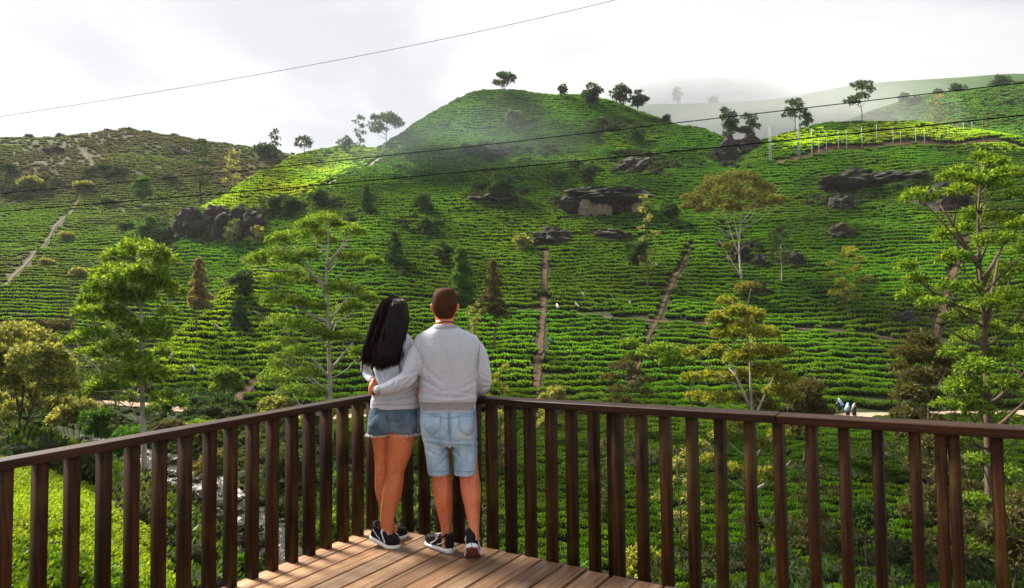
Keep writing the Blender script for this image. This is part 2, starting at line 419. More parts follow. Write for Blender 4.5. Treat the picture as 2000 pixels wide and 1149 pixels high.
# ------------------------------------------------------------------ tea bushes: rows along the contours
def near_poly(x, y, R, half):
    """mask: within half of polyline R"""
    out = np.zeros(len(x), bool)
    lo, hi = R.min(0) - half, R.max(0) + half
    c = np.where((x > lo[0]) & (x < hi[0]) & (y > lo[1]) & (y < hi[1]))[0]
    if len(c) == 0: return out
    d = np.full(len(c), 1e9)
    for k in range(0, len(R), 2):
        d = np.minimum(d, (x[c] - R[k, 0]) ** 2 + (y[c] - R[k, 1]) ** 2)
    st = np.linalg.norm(R[1] - R[0])
    out[c] = d < half ** 2 + st ** 2
    return out
def in_poly(q, poly):
    x, y = q[:, 0], q[:, 1]; r = np.zeros(len(q), bool); n = len(poly)
    for i in range(n):
        (x1, y1), (x2, y2) = poly[i], poly[(i + 1) % n]
        c = (y1 > y) != (y2 > y)
        r ^= c & (x < (x2 - x1) * (y - y1) / (y2 - y1 + 1e-12) + x1)
    return r
_gn = rng.random((64, 64))
def vnoise(x, y, s):
    x = x / s; y = y / s
    i = np.floor(x).astype(int); j = np.floor(y).astype(int); fx = x - i; fy = y - j
    fx = fx * fx * (3 - 2 * fx); fy = fy * fy * (3 - 2 * fy)
    g = lambda a, b: _gn[a % 64, b % 64]
    return (g(i, j) * (1 - fx) + g(i + 1, j) * fx) * (1 - fy) + (g(i, j + 1) * (1 - fx) + g(i + 1, j + 1) * fx) * fy
def phi(x, y, z):
    zz = np.clip(z, -14, 90)
    # vertical step between rows grows from 0.45 m in the valley to 1.15 m near the top
    a, b = 0.66, 0.0085
    g = np.log(a + b * (zz + 10)) / b
    return g + y * 0.10 + 0.5 * (np.minimum(y, 66.0) - 66.0) * 1.15 + 1.1 * vnoise(x, y, 9.0) + 0.62 * vnoise(x + 50, y, 3.1) + 0.25 * vnoise(x, y + 31, 1.3)
def rows(u0, u1, ya, yb, dx, S=None):
    mid = (ya * yb) ** 0.5
    us = np.arange(u0, u1, dx / (mid + Y0))
    vs = np.linspace(math.log(ya + Y0), math.log(yb + Y0), int((yb - ya) / 0.22))
    out = []
    for blk in np.array_split(us, max(1, len(us) // 60)):
        Uu, Vv = np.meshgrid(blk, vs)
        Uu = Uu + dx / (mid + Y0) * 0.35 * (rng.random(len(blk))[None] - 0.5)
        y = np.exp(Vv) - Y0; x = Uu * np.exp(Vv)
        z = HILL.h(x, y) if S is None else S.h(x, y)
        ph = np.floor(phi(x, y, z))
        J, I = np.where(ph[1:] != ph[:-1])
        xx = x[J + 1, I] + dx * (rng.random(len(I)) - 0.5); yy = y[J + 1, I]
        out.append(np.stack([xx, yy, (HILL if S is None else S).h(xx, yy)], 1))
    return np.concatenate(out)
def visible(P, pad=3.0):
    """drop what lies well behind a crest: test the sight line from the eye, raised by pad metres"""
    ok = np.ones(len(P), bool)
    for s in np.linspace(0.25, 0.97, 26):
        x = P[:, 0] * s; y = P[:, 1] * s; z = EYE[2] + (P[:, 2] + 1.0 - EYE[2]) * s
        ok &= HILL.h(x, y) < z + pad * s
    return ok
BANDS = [(16, 34, 0.5), (34, 60, 0.46), (60, 100, 0.46), (100, 160, 0.52), (160, 245, 0.68)]
TEA = np.concatenate([rows(-1.1, 1.1, a, b, d) for a, b, d in BANDS])
TEA_L = np.concatenate([rows(-1.1, -0.12, a, b, d, LEFT) for a, b, d in [(56, 100, 0.52), (100, 160, 0.6), (160, 290, 0.85)]])
q = proj(TEA)
k = (q[:, 0] > -500) & (q[:, 0] < 2450) & (q[:, 1] < 1400)
TEA = TEA[k]; q = q[k]
k = visible(TEA) & (TEA[:, 2] > ground(TEA[:, 0], TEA[:, 1]) - 0.5)
VALLEY = [(-300,760),(-100,770),(0,740),(120,690),(200,720),(300,780),(420,770),(520,830),(620,850),(760,900),(900,960),(960,1040),(980,1300),(-300,1300)]
LAWN = [(-300,850),(0,862),(60,915),(185,965),(272,1036),(300,1105),(330,1300),(-300,1300)]
k &= ~in_poly(q, VALLEY) & (TEA[:, 1] > 26)
BARE = [(1175,392,85,34),(1075,470,42,22),(1190,462,36,14),(1640,372,55,40),(1840,398,60,34),(1430,300,45,40),(1480,515,35,20),(1545,510,28,20),(430,448,90,38),
        (1765,620,28,20),(960,300,50,22),(1640,460,30,14),(1235,330,50,28),(340,470,30,14),(1700,350,60,16),(1230,405,30,20),(1100,400,34,22)]
for bx, by, rx, ry in BARE:
    k &= ((q[:, 0] - bx) / rx) ** 2 + ((q[:, 1] - by) / ry) ** 2 > 0.32
for R, hf in PATHS: k &= ~near_poly(TEA[:, 0], TEA[:, 1], R, hf)
gap = vnoise(TEA[:, 0] + 11, TEA[:, 1], 5.0) * 0.6 + rng.random(len(TEA)) * 0.5
k &= gap < 0.93
TEA = TEA[k]; q = q[k]
qL = proj(TEA_L)
k = (qL[:, 0] > -700) & (TEA_L[:, 2] > HILL.h(TEA_L[:, 0], TEA_L[:, 1]) - 0.3) & ~in_poly(qL, VALLEY)
for R, hf in PATHS: k &= ~near_poly(TEA_L[:, 0], TEA_L[:, 1], R, hf)
_dens = np.clip((qL[:, 1] - 330) / 150, 0, 1) * 0.45 + 0.58 + 0.5 * (vnoise(TEA_L[:, 0], TEA_L[:, 1], 22) - 0.5)
k &= rng.random(len(TEA_L)) < _dens
TEA_L = TEA_L[k]; qL = qL[k]

M_STEM = soil_mat('bush_frame', [(0.3, (0.008, 0.012, 0.004)), (0.5, (0.018, 0.02, 0.008)), (0.75, (0.04, 0.03, 0.016))], 3.0, (0.012, 0.02, 0.006))
def leafy_blob(name, rx, rz, nleaf, L, W, m, seed, flat_top=True, spiky=0.5):
    """one bush: a dark woody frame and leaves standing on its crown"""
    r = np.random.default_rng(seed); mb = MB()
    nl, ns = 4, 9
    V = [[0, 0, rz * 0.84]]
    for i in range(1, nl + 1):
        a = i / nl
        for j in range(ns):
            b = (j + 0.5 * (i % 2)) / ns * 2 * math.pi; s = 0.9 * (1 + 0.18 * (r.random() - 0.5))
            rad = [0.5, 0.85, 0.92, 0.7][i - 1]; zz = [0.82, 0.68, 0.35, -0.12][i - 1]
            V.append([rx * s * rad * math.cos(b), rx * s * rad * math.sin(b), rz * zz])
    F3 = [[0, 1 + j, 1 + (j + 1) % ns] for j in range(ns)]
    F4 = [[1 + i * ns + j, 1 + (i + 1) * ns + j, 1 + (i + 1) * ns + (j + 1) % ns, 1 + i * ns + (j + 1) % ns] for i in range(nl - 1) for j in range(ns)]
    b0 = mb.n; mb.add(V, F4); mb.F3.append(np.array(F3) + b0); ncore = len(F4) + len(F3)
    n = nleaf
    if flat_top:
        q = np.sqrt(r.random(n)) * 1.0; ph = r.random(n) * 2 * np.pi
        zz = np.where(q > 0.8, 0.86 - 0.42 * r.random(n), 0.86 + 0.14 * r.random(n))
        c = np.stack([q * np.cos(ph) * rx, q * np.sin(ph) * rx, zz * rz], 1)
        d = np.stack([q * q * np.cos(ph), q * q * np.sin(ph), 1.1 - 0.6 * q], 1); d /= np.linalg.norm(d, axis=1)[:, None]
    else:
        th = np.arccos(1 - r.random(n) * 1.12); ph = r.random(n) * 2 * np.pi
        d = np.stack([np.sin(th) * np.cos(ph), np.sin(th) * np.sin(ph), np.cos(th)], 1)
        c = d * np.array([rx, rx, rz]) * (0.86 + 0.22 * r.random((n, 1)))
    ax = d * spiky + (r.random((n, 3)) - 0.5) * 1.4 + np.array([0, 0, 0.45]); ax /= np.linalg.norm(ax, axis=1)[:, None]
    nn = d + (r.random((n, 3)) - 0.5) * 1.2
    sd = np.cross(ax, nn); sd /= np.linalg.norm(sd, axis=1)[:, None] + 1e-9
    sc = (0.7 + 0.6 * r.random((n, 1)))
    V = np.stack([c - ax * L * 0.5 * sc, c + sd * W * 0.5 * sc, c + ax * L * 0.5 * sc, c - sd * W * 0.5 * sc], 1).reshape(-1, 3)
    mb.add(V, np.arange(4 * n).reshape(-1, 4))
    F4n = sum(len(f) for f in mb.F4)
    me = mb.mesh(name); me.materials.append(m); me.materials.append(M_STEM)
    mi = np.zeros(len(me.polygons), np.int32); mi[:len(F4)] = 1; mi[F4n:] = 1
    me.polygons.foreach_set('material_index', mi)
    return bpy.data.objects.new(name, me)          # a source for the copies below, not placed in the scene itself

def scatter(name, P, scale, rotz, tint, protos, label=None, tilt=None):
    """ONE mass nobody could count: the source bushes instanced on a cloud of points"""
    me = bpy.data.meshes.new(name); me.vertices.add(len(P)); me.vertices.foreach_set('co', np.asarray(P, np.float32).ravel())
    for nm, ty, arr in (('scl', 'FLOAT_VECTOR', scale), ('rotv', 'FLOAT_VECTOR', np.stack([tilt if tilt is not None else np.zeros(len(P)), np.zeros(len(P)), rotz], 1)), ('tint', 'FLOAT_VECTOR', tint)):
        a = me.attributes.new(nm, ty, 'POINT'); a.data.foreach_set('vector', np.asarray(arr, np.float32).ravel())
    a = me.attributes.new('pick', 'INT', 'POINT'); a.data.foreach_set('value', rng.integers(0, len(protos), len(P)).astype(np.int32))
    o = bpy.data.objects.new(name, me); COL.objects.link(o)
    g = bpy.data.node_groups.new(name + '_nodes', 'GeometryNodeTree')
    g.interface.new_socket('Geometry', in_out='INPUT', socket_type='NodeSocketGeometry')
    g.interface.new_socket('Geometry', in_out='OUTPUT', socket_type='NodeSocketGeometry')
    gi, go = N(g, 'NodeGroupInput'), N(g, 'NodeGroupOutput')
    j = N(g, 'GeometryNodeJoinGeometry')
    for pr in reversed(protos):
        oi = N(g, 'GeometryNodeObjectInfo'); oi.inputs['Object'].default_value = pr
        ti = N(g, 'GeometryNodeGeometryToInstance')
        g.links.new(oi.outputs['Geometry'], ti.inputs[0]); g.links.new(ti.outputs[0], j.inputs[0])
    ip = N(g, 'GeometryNodeInstanceOnPoints'); ip.inputs['Pick Instance'].default_value = True
    def attr(nm, ty):
        n = N(g, 'GeometryNodeInputNamedAttribute', data_type=ty); n.inputs['Name'].default_value = nm
        return n.outputs['Attribute']
    g.links.new(gi.outputs[0], ip.inputs['Points']); g.links.new(j.outputs[0], ip.inputs['Instance'])
    g.links.new(attr('pick', 'INT'), ip.inputs['Instance Index']); g.links.new(attr('scl', 'FLOAT_VECTOR'), ip.inputs['Scale'])
    er = N(g, 'FunctionNodeEulerToRotation'); g.links.new(attr('rotv', 'FLOAT_VECTOR'), er.inputs[0]); g.links.new(er.outputs[0], ip.inputs['Rotation'])
    g.links.new(ip.outputs[0], go.inputs[0])
    md = o.modifiers.new('scatter', 'NODES'); md.node_group = g
    tag(o, label, None, None, 'stuff')
    return o

M_TEA = leaf_mat('tea_leaves', [(0.034, 0.112, 0.006), (0.068, 0.202, 0.010), (0.112, 0.278, 0.014), (0.182, 0.36, 0.020)], 0.40, 0.65, 'tint')
far_b = [leafy_blob('tea_bush', 0.70, 0.62, 60, 0.28, 0.16, M_TEA, 10 + i) for i in range(4)]
near_b = [leafy_blob('tea_bush', 0.66, 0.62, 230, 0.17, 0.09, M_TEA, 20 + i) for i in range(4)]

def tint_for(P, q):
    n = len(P)
    t = np.ones((n, 3)) * (0.80 + 0.34 * rng.random((n, 1)))
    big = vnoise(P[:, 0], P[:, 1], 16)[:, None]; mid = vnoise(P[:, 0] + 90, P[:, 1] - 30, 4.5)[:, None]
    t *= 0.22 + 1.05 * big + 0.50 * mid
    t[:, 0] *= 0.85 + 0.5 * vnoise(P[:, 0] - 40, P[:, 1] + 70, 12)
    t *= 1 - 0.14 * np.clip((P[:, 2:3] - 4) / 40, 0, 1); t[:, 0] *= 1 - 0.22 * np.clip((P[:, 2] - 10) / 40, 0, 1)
    # sunlight on the bright ridge and the right crest, painted into the leaf tint
    q = q + (rng.random(q.shape) - 0.5) * np.array([46, 16])        # the painted sunlight fades out, no sharp border
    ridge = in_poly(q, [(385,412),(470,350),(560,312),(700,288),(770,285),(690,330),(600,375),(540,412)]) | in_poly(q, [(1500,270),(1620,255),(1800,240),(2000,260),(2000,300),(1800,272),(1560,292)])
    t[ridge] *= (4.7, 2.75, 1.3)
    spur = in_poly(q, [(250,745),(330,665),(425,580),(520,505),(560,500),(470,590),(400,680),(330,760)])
    t[spur] *= (1.9, 1.5, 1.1)  # sunlit strip along the spur, brightened in the tint as well
    t *= np.clip(0.58 + 0.42 * (P[:, 1] - 55) / 22, 0.58, 1.0)[:, None]      # shade in the valley bottom, put into the leaf tint
    return t
def contour_angle(P, S):
    e_ = 0.8
    gx = S.h(P[:, 0] + e_, P[:, 1]) - S.h(P[:, 0] - e_, P[:, 1]); gy = S.h(P[:, 0], P[:, 1] + e_) - S.h(P[:, 0], P[:, 1] - e_) + 0.12
    return np.arctan2(-gx, gy) + 0.12 * (rng.random(len(P)) - 0.5), 0.75 * np.arctan(np.hypot(gx, gy - 0.12) / (2 * e_))
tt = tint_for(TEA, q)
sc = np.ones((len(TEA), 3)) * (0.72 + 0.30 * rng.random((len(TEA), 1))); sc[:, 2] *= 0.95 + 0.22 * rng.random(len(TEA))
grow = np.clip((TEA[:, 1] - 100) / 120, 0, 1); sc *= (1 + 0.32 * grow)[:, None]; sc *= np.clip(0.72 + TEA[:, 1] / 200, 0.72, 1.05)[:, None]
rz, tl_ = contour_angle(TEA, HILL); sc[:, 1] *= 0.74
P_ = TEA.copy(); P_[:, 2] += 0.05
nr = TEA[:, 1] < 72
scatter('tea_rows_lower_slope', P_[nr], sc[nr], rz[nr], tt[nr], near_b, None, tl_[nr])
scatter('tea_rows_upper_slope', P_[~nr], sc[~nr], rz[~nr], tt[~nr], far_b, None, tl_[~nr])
# left hill: green rows below, brown pruned rows and scrub above
tL = np.ones((len(TEA_L), 3)) * (0.8 + 0.5 * rng.random((len(TEA_L), 1)))
br = (np.clip((470 - qL[:, 1]) / 130, 0, 1) * 0.75 + 1.1 * (vnoise(TEA_L[:, 0], TEA_L[:, 1], 26) - 0.42) + 0.25 * (rng.random(len(TEA_L)) - 0.5)).clip(0, 1)[:, None]
tL = tL * ((1 - br) * np.array([1.25, 1.1, 1.0]) + br * np.array([1.25, 0.56, 5.5]))
scL = np.ones((len(TEA_L), 3)) * (0.72 + 0.35 * rng.random((len(TEA_L), 1))) * (1 + 0.4 * np.clip((TEA_L[:, 1] - 100) / 150, 0, 1))[:, None]
scL[:, 2] *= 0.8; scL[:, 1] *= 0.7
rL, tlL = contour_angle(TEA_L, LEFT)
scatter('tea_rows_terraced_hill', TEA_L, scL, rL, tL, far_b, None, tlL)
print('tea', nr.sum(), (~nr).sum(), len(TEA_L))
# misty hill behind
yy = rng.uniform(270, 400, 9000); uu = rng.uniform(0.28, 0.95, 9000); xx = uu * (yy + Y0); zz = MISTY.h(xx, yy)
k = zz > HILL.h(xx, yy) - 0.5
PM = np.stack([xx, yy, zz], 1)[k]
scatter('tea_rows_misty_hill', PM, np.ones((len(PM), 3)) * np.array([2.6, 2.6, 1.3]), rng.random(len(PM)) * 6.28, np.ones((len(PM), 3)) * (0.9 + 0.8 * vnoise(PM[:, 0], PM[:, 1], 20)[:, None]) * np.array([0.9, 1, 1.2]), far_b)
# ------------------------------------------------------------------ deck and railings
d1 = ray(1895, 563); d1 /= np.linalg.norm(d1)          # along the planks and the left railing, away from the camera
d2 = ray(-900, 672); d2 /= np.linalg.norm(d2)          # along the right railing, away from the camera
nn_ = np.cross(d1, d2); nn_ /= np.linalg.norm(nn_)
d2 = np.cross(nn_, d1)
def on_deck(px, py, up=0.0):
    r_ = ray(px, py); h_ = 1.6
    return EYE + r_ * (-(h_ - up) / (nn_ @ r_))
C0 = on_deck(751.6, 1028.7)
DM = Matrix(((-d1[0], -d2[0], nn_[0], C0[0]), (-d1[1], -d2[1], nn_[1], C0[1]), (-d1[2], -d2[2], nn_[2], C0[2]), (0, 0, 0, 1)))
UPL = np.array(DM.to_3x3().inverted() @ Vector((0, 0, 1)))       # plumb, in deck coordinates
def deck_xy(px, py): v = DM.inverted() @ Vector(on_deck(px, py)); return v.x, v.y
def along(axis, px, up=0.45):
    """distance from the corner along a railing at which the railing's foot line meets the photo column px"""
    lo, hi = -0.4, 3.9
    f = lambda s: proj((C0 - s * (d1 if axis == 1 else d2) + np.array([0, 0, up]))[None])[0][0] - px
    for _ in range(50):
        m_ = 0.5 * (lo + hi)
        if (f(lo) > 0) == (f(m_) > 0): lo = m_
        else: hi = m_
    return 0.5 * (lo + hi)

def wood_mat(name, dark, mid, light, grain=(1.2, 26, 26), rough=0.6, moss=None, spec=0.4):
    m, t, p, o = mat(name)
    oi = N(t, 'ShaderNodeObjectInfo')
    c = N(t, 'ShaderNodeTexCoord')
    cmb = N(t, 'ShaderNodeVectorMath', operation='ADD')
    sclr = N(t, 'ShaderNodeVectorMath', operation='SCALE'); sclr.inputs['Scale'].default_value = 37.0
    cx = N(t, 'ShaderNodeCombineXYZ')
    for i_ in range(3): t.links.new(oi.outputs['Random'], cx.inputs[i_])
    t.links.new(cx.outputs[0], sclr.inputs[0]); t.links.new(c.outputs['Object'], cmb.inputs[0]); t.links.new(sclr.outputs[0], cmb.inputs[1])
    g = N(t, 'ShaderNodeMapping'); g.inputs['Scale'].default_value = grain; t.links.new(cmb.outputs[0], g.inputs[0])
    n1 = N(t, 'ShaderNodeTexNoise'); n1.inputs['Scale'].default_value = 1.6; n1.inputs['Detail'].default_value = 6; n1.inputs['Roughness'].default_value = 0.65
    n1.inputs['Distortion'].default_value = 0.4; t.links.new(g.outputs[0], n1.inputs['Vector'])
    n2 = N(t, 'ShaderNodeTexNoise'); n2.inputs['Scale'].default_value = 2.2; n2.inputs['Detail'].default_value = 5; t.links.new(cmb.outputs[0], n2.inputs['Vector'])
    col = ramp(t, n1.outputs['Fac'], [(0.30, dark), (0.5, mid), (0.72, light)])
    wear = ramp(t, n2.outputs['Fac'], [(0.3, (0.5, 0.48, 0.47)), (0.5, (0.95, 0.94, 0.93)), (0.66, (1.18, 1.16, 1.13))])
    col = mixc(t, 1.0, col, wear, 'MULTIPLY')
    var = ramp(t, oi.outputs['Random'], [(0.0, (0.66, 0.68, 0.72)), (0.3, (1.0, 0.97, 0.93)), (0.55, (0.8, 0.76, 0.72)), (0.8, (1.14, 1.06, 0.98)), (1.0, (0.85, 0.88, 0.92))])
    col = mixc(t, 1.0, col, var, 'MULTIPLY')
    if moss:
        n3 = N(t, 'ShaderNodeTexNoise'); n3.inputs['Scale'].default_value = 3.4; n3.inputs['Detail'].default_value = 6; t.links.new(cmb.outputs[0], n3.inputs['Vector'])
        col = mixc(t, ramp(t, n3.outputs['Fac'], [(0.52, (0, 0, 0)), (0.70, (0.8, 0.8, 0.8))]), col, moss)
    t.links.new(col, p.inputs['Base Color'])
    p.inputs['Roughness'].default_value = rough; p.inputs['Specular IOR Level'].default_value = spec
    bump(t, p, n1.outputs['Fac'], 0.45, 0.006)
    return m
M_PLANK = wood_mat('plank_wood', (0.09, 0.046, 0.024), (0.27, 0.16, 0.085), (0.42, 0.28, 0.17), (0.9, 22, 22), 0.5)
M_RAIL = wood_mat('rail_wood', (0.009, 0.0034, 0.0012), (0.026, 0.0100, 0.0036), (0.056, 0.023, 0.0085), (1.2, 30, 30), 0.45, None, 0.18)
M_POST = wood_mat('baluster_wood', (0.008, 0.0032, 0.0014), (0.029, 0.0112, 0.004), (0.078, 0.033, 0.010), (30, 30, 1.1), 0.55, (0.055, 0.036, 0.007), 0.12)

def bev_box(name, x0, x1, y0, y1, z0, z1, m, b=0.003, parent=None):
    bm = bmesh.new(); bmesh.ops.create_cube(bm, size=1.0)
    for v in bm.verts:
        v.co = ((x0 + x1) / 2 + v.co.x * (x1 - x0), (y0 + y1) / 2 + v.co.y * (y1 - y0), (z0 + z1) / 2 + v.co.z * (z1 - z0))
    if b: bmesh.ops.bevel(bm, geom=list(bm.edges), offset=b, segments=1, affect='EDGES')
    me = bpy.data.meshes.new(name); bm.to_mesh(me); bm.free()
    return link(name, me, parent, m)
deck = empty('wooden_deck', (0, 0, 0), 'weathered brown plank viewing deck under the couple, two sides fenced', 'deck')
deck.matrix_world = DM
PW, GAPW = 0.147, 0.013
yb = -0.075; i = 0
r2 = np.random.default_rng(5)
while yb < 6.2:
    L = 6.3; x0 = -0.012 + 0.028 * (r2.random() - 0.5)
    wv = PW * (0.97 + 0.06 * r2.random())
    dz = 0.006 * (r2.random() - 0.5)
    cuts = [x0, x0 + L]
    if i % 3 == 1: cuts = [x0, 0.9 + 2.6 * r2.random(), x0 + L]
    for a_, b_ in zip(cuts[:-1], cuts[1:]):
        mx_, my_ = (a_ + b_) / 2, yb + wv / 2
        pl = bev_box('plank', a_ - mx_ + 0.003, b_ - mx_ - 0.003, -wv / 2, wv / 2, -0.034, 0.0, M_PLANK, 0.0035, deck)
        pl.location = (mx_, my_, dz); pl.rotation_euler = (0.012 * (r2.random() - 0.5), 0, 0.004 * (r2.random() - 0.5))
    yb += wv + GAPW * (0.6 + 0.9 * r2.random()); i += 1
mb = MB()                                   # nail heads over the joists
for pl in [o for o in bpy.data.objects if o.parent == deck and o.name.startswith('plank')]:
    hx = max(v.co.x for v in pl.data.vertices); hy = max(v.co.y for v in pl.data.vertices)
    for k_ in range(7):
        xx = 0.135 + k_ * 0.95
        if abs(xx - pl.location.x) < hx - 0.02:
            for sy in (-0.62, 0.62):
                a_ = np.arange(7) * 2 * np.pi / 7; c_ = np.array([xx + 0.006 * r2.normal(), pl.location.y + sy * hy + 0.004 * r2.normal(), pl.location.z + 0.0025])
                V_ = np.concatenate([c_ + 0.0045 * np.stack([np.cos(a_), np.sin(a_), 0 * a_], 1), [c_ + (0, 0, 0.0008)]]); mb.add(V_, [[i_, (i_ + 1) % 7, 7] for i_ in range(7)])
_m, _t, _p, _o = mat('nail_steel'); _p.inputs['Base Color'].default_value = (0.035, 0.025, 0.02, 1); _p.inputs['Roughness'].default_value = 0.6
tag(mb.build('nail', _m, deck), kind='stuff')
for k_ in range(7):
    bev_box('joist', 0.10 + k_ * 0.95, 0.17 + k_ * 0.95, -0.05, 6.2, -0.19, -0.042, M_RAIL, 0.004, deck)
bev_box('edge_beam', -0.04, 6.2, -0.135, -0.095, -0.24, -0.03, M_RAIL, 0.004, deck)
bev_box('edge_beam', -0.145, -0.100, -0.135, 6.2, -0.24, -0.05, M_RAIL, 0.004, deck)
for sx, sy in ((0.2, 0.2), (5.8, 0.2), (0.2, 5.8), (5.8, 5.8)):
    wp = DM @ Vector((sx, sy, 0)); gz = float(ground(wp.x, wp.y))
    bev_box('support_post', sx - 0.09, sx + 0.09, sy - 0.09, sy + 0.09, -(wp.z - gz) - 0.3, -0.2, M_RAIL, 0.006, deck)

RAILH = 0.947
def railing(axis, pxs, label, boards, extra=()):
    root = empty('wooden_railing', (0, 0, 0), label, 'railing', 'wooden railings round the deck'); root.matrix_world = DM
    ta, tb = 0.0225, 0.0425               # half sizes along the rail and across it
    mb = MB(); hv = UPL * (RAILH + 0.012 + (0.11 if axis == 2 else 0)) / UPL[2]; dn = -0.012 - (0.11 if axis == 2 else 0)
    if axis == 1: mb.box(hv / 2, (ta, 0, 0), (0, tb, 0), hv / 2)
    else: mb.box(hv / 2, (tb, 0, 0), (0, ta, 0), hv / 2)
    me = mb.mesh('baluster'); me.materials.append(M_POST)
    bm = bmesh.new(); bm.from_mesh(me); bmesh.ops.bevel(bm, geom=list(bm.edges), offset=0.003, segments=1, affect='EDGES'); bm.to_mesh(me); bm.free()
    for s_, off in [(along(axis, p_), 0.0) for p_ in pxs] + [(along(axis, p_), o_) for p_, o_ in extra]:
        b = bpy.data.objects.new('baluster', me); COL.objects.link(b); b.parent = root
        jit = 0.004 * (r2.random() - 0.5)
        b.location = (s_ + jit, -tb - off, dn) if axis == 1 else (-tb - off - 0.004, s_ + jit, dn)
        b.rotation_euler = (0.006 * (r2.random() - 0.5), 0.006 * (r2.random() - 0.5), 0)
    sx, sy = UPL[0] / UPL[2] * RAILH, UPL[1] / UPL[2] * RAILH
    for a_, b_, dz in boards:
        if axis == 1: hr = bev_box('handrail', -(b_ - a_) / 2, (b_ - a_) / 2, -0.060, 0.060, 0, 0.043, M_RAIL, 0.004, root); hr.location = ((a_ + b_) / 2 + sx, -tb + 0.006 + sy, RAILH + dz)
        else:
            hr = bev_box('handrail', -(b_ - a_) / 2, (b_ - a_) / 2, -0.060, 0.060, 0, 0.043, M_RAIL, 0.004, root)
            hr.location = (-tb + 0.006 + sx, (a_ + b_) / 2 + sy, RAILH + dz); hr.rotation_euler = (0, 0, math.pi / 2)
    return root
LPX = [13, 82, 146, 209, 264, 318.5, 367.5, 416.5, 458.5, 500.5, 539, 577.5, 612, 644, 677, 707, 735]
RPX = [786, 819, 852, 886, 919, 952, 989, 1028, 1068.6, 1110, 1153, 1200, 1248, 1296, 1348.5, 1402.6, 1462, 1520, 1586.6, 1651, 1717, 1793, 1871, 1955]
railing(1, LPX + [-55, -130, -215], 'dark brown timber railing running along the left side of the deck', [(-0.11, 5.6, 0.0)])
jn = along(2, 1523)
railing(2, RPX + [2048, 2150], 'dark brown timber railing with a joint in its handrail, on the right side', [(0.035, jn - 0.0015, 0.002), (jn + 0.0015, 5.6, 0.0)], [(1183, 0.055), (1842, 0.0), (751, 0.0)])
# ------------------------------------------------------------------ the couple
from mathutils.bvhtree import BVHTree
from mathutils import noise as mnoise
_tmp = bpy.data.scenes.new('workbench')
def fuse(mb, voxel=0.007, it=6, fac=0.5):
    """melt overlapping closed pieces into one continuous skin"""
    o = bpy.data.objects.new('fuse', mb.mesh('fuse')); _tmp.collection.objects.link(o)
    r_ = o.modifiers.new('r', 'REMESH'); r_.mode = 'VOXEL'; r_.voxel_size = voxel
    s_ = o.modifiers.new('s', 'SMOOTH'); s_.factor = fac; s_.iterations = it
    with bpy.context.temp_override(scene=_tmp, view_layer=_tmp.view_layers[0]):
        dg = bpy.context.evaluated_depsgraph_get(); dg.update()
    me = bpy.data.meshes.new_from_object(o.evaluated_get(dg))
    bpy.data.objects.remove(o); return me
def co_of(me):
    a = np.empty(len(me.vertices) * 3, np.float32); me.vertices.foreach_get('co', a); return a.reshape(-1, 3).astype(float)
def set_co(me, V): me.vertices.foreach_set('co', np.asarray(V, np.float32).ravel()); me.update()
def normals_of(me):
    a = np.empty(len(me.vertices) * 3, np.float32); me.vertices.foreach_get('normal', a); return a.reshape(-1, 3).astype(float)
def loft(mb, secs, n=28):
    """horizontal rings: photo x, photo y, forward distance, half width in photo pixels, half depth in metres, shift forward"""
    secs = [list(q) for q in secs]
    rows_ = []
    t = np.arange(len(secs)); tt_ = np.linspace(0, len(secs) - 1, (len(secs) - 1) * 3 + 1)
    A = np.array([[q[0], q[1], q[2], q[3], q[4]] for q in secs], float)
    # Catmull-Rom through the sections
    def cr(j):
        f_ = np.floor(np.minimum(tt_, len(secs) - 1.0001)).astype(int); u = (tt_ - f_)[:, None]
        g = lambda k: A[np.clip(f_ + k, 0, len(secs) - 1)]
        return 0.5 * (2 * g(0) + (g(1) - g(-1)) * u + (2 * g(-1) - 5 * g(0) + 4 * g(1) - g(2)) * u ** 2 + (3 * g(0) - g(-1) - 3 * g(1) + g(2)) * u ** 3)
    A2 = cr(0)
    a = np.arange(n) * 2 * np.pi / n
    ca, sa = np.cos(a), np.sin(a)
    e_ = 0.86
    ca = np.sign(ca) * np.abs(ca) ** e_; sa = np.sign(sa) * np.abs(sa) ** e_
    V = []
    for x, y, Yd, hw, ry in A2:
        c = at(x, y, Yd); hw = hw * Yd / FPX
        V.append(np.stack([c[0] + hw * ca, c[1] + ry * sa, np.full(n, c[2])], 1))
    k = len(V); V = np.concatenate(V)
    i = np.arange(k - 1)[:, None] * n; j = np.arange(n)[None]
    F = np.stack([i + j, i + (j + 1) % n, i + n + (j + 1) % n, i + n + j], -1).reshape(-1, 4)
    b = mb.n; mb.add(V, F)
    top, bot = V[:n].mean(0), V[-n:].mean(0)
    mb.V.append(np.array([top, bot])); mb.n += 2; j = np.arange(n)
    mb.F3.append(np.stack([np.full(n, b + k * n), b + (j + 1) % n, b + j], -1))
    mb.F3.append(np.stack([np.full(n, b + k * n + 1), b + (k - 1) * n + j, b + (k - 1) * n + (j + 1) % n], -1))
def limb(mb, pts, n=18, sub=4):
    """pts: photo x, photo y, forward distance, radius in photo pixels"""
    A = np.array([[*at(p[0], p[1], p[2]), p[3] * p[2] / FPX] for p in pts])
    m = len(A); tt_ = np.linspace(0, m - 1, (m - 1) * sub + 1)
    f_ = np.floor(np.minimum(tt_, m - 1.0001)).astype(int); u = (tt_ - f_)[:, None]
    g = lambda k: A[np.clip(f_ + k, 0, m - 1)]
    B = 0.5 * (2 * g(0) + (g(1) - g(-1)) * u + (2 * g(-1) - 5 * g(0) + 4 * g(1) - g(2)) * u ** 2 + (3 * g(0) - g(-1) - 3 * g(1) + g(2)) * u ** 3)
    mb.tube(B[:, :3], B[:, 3], n)
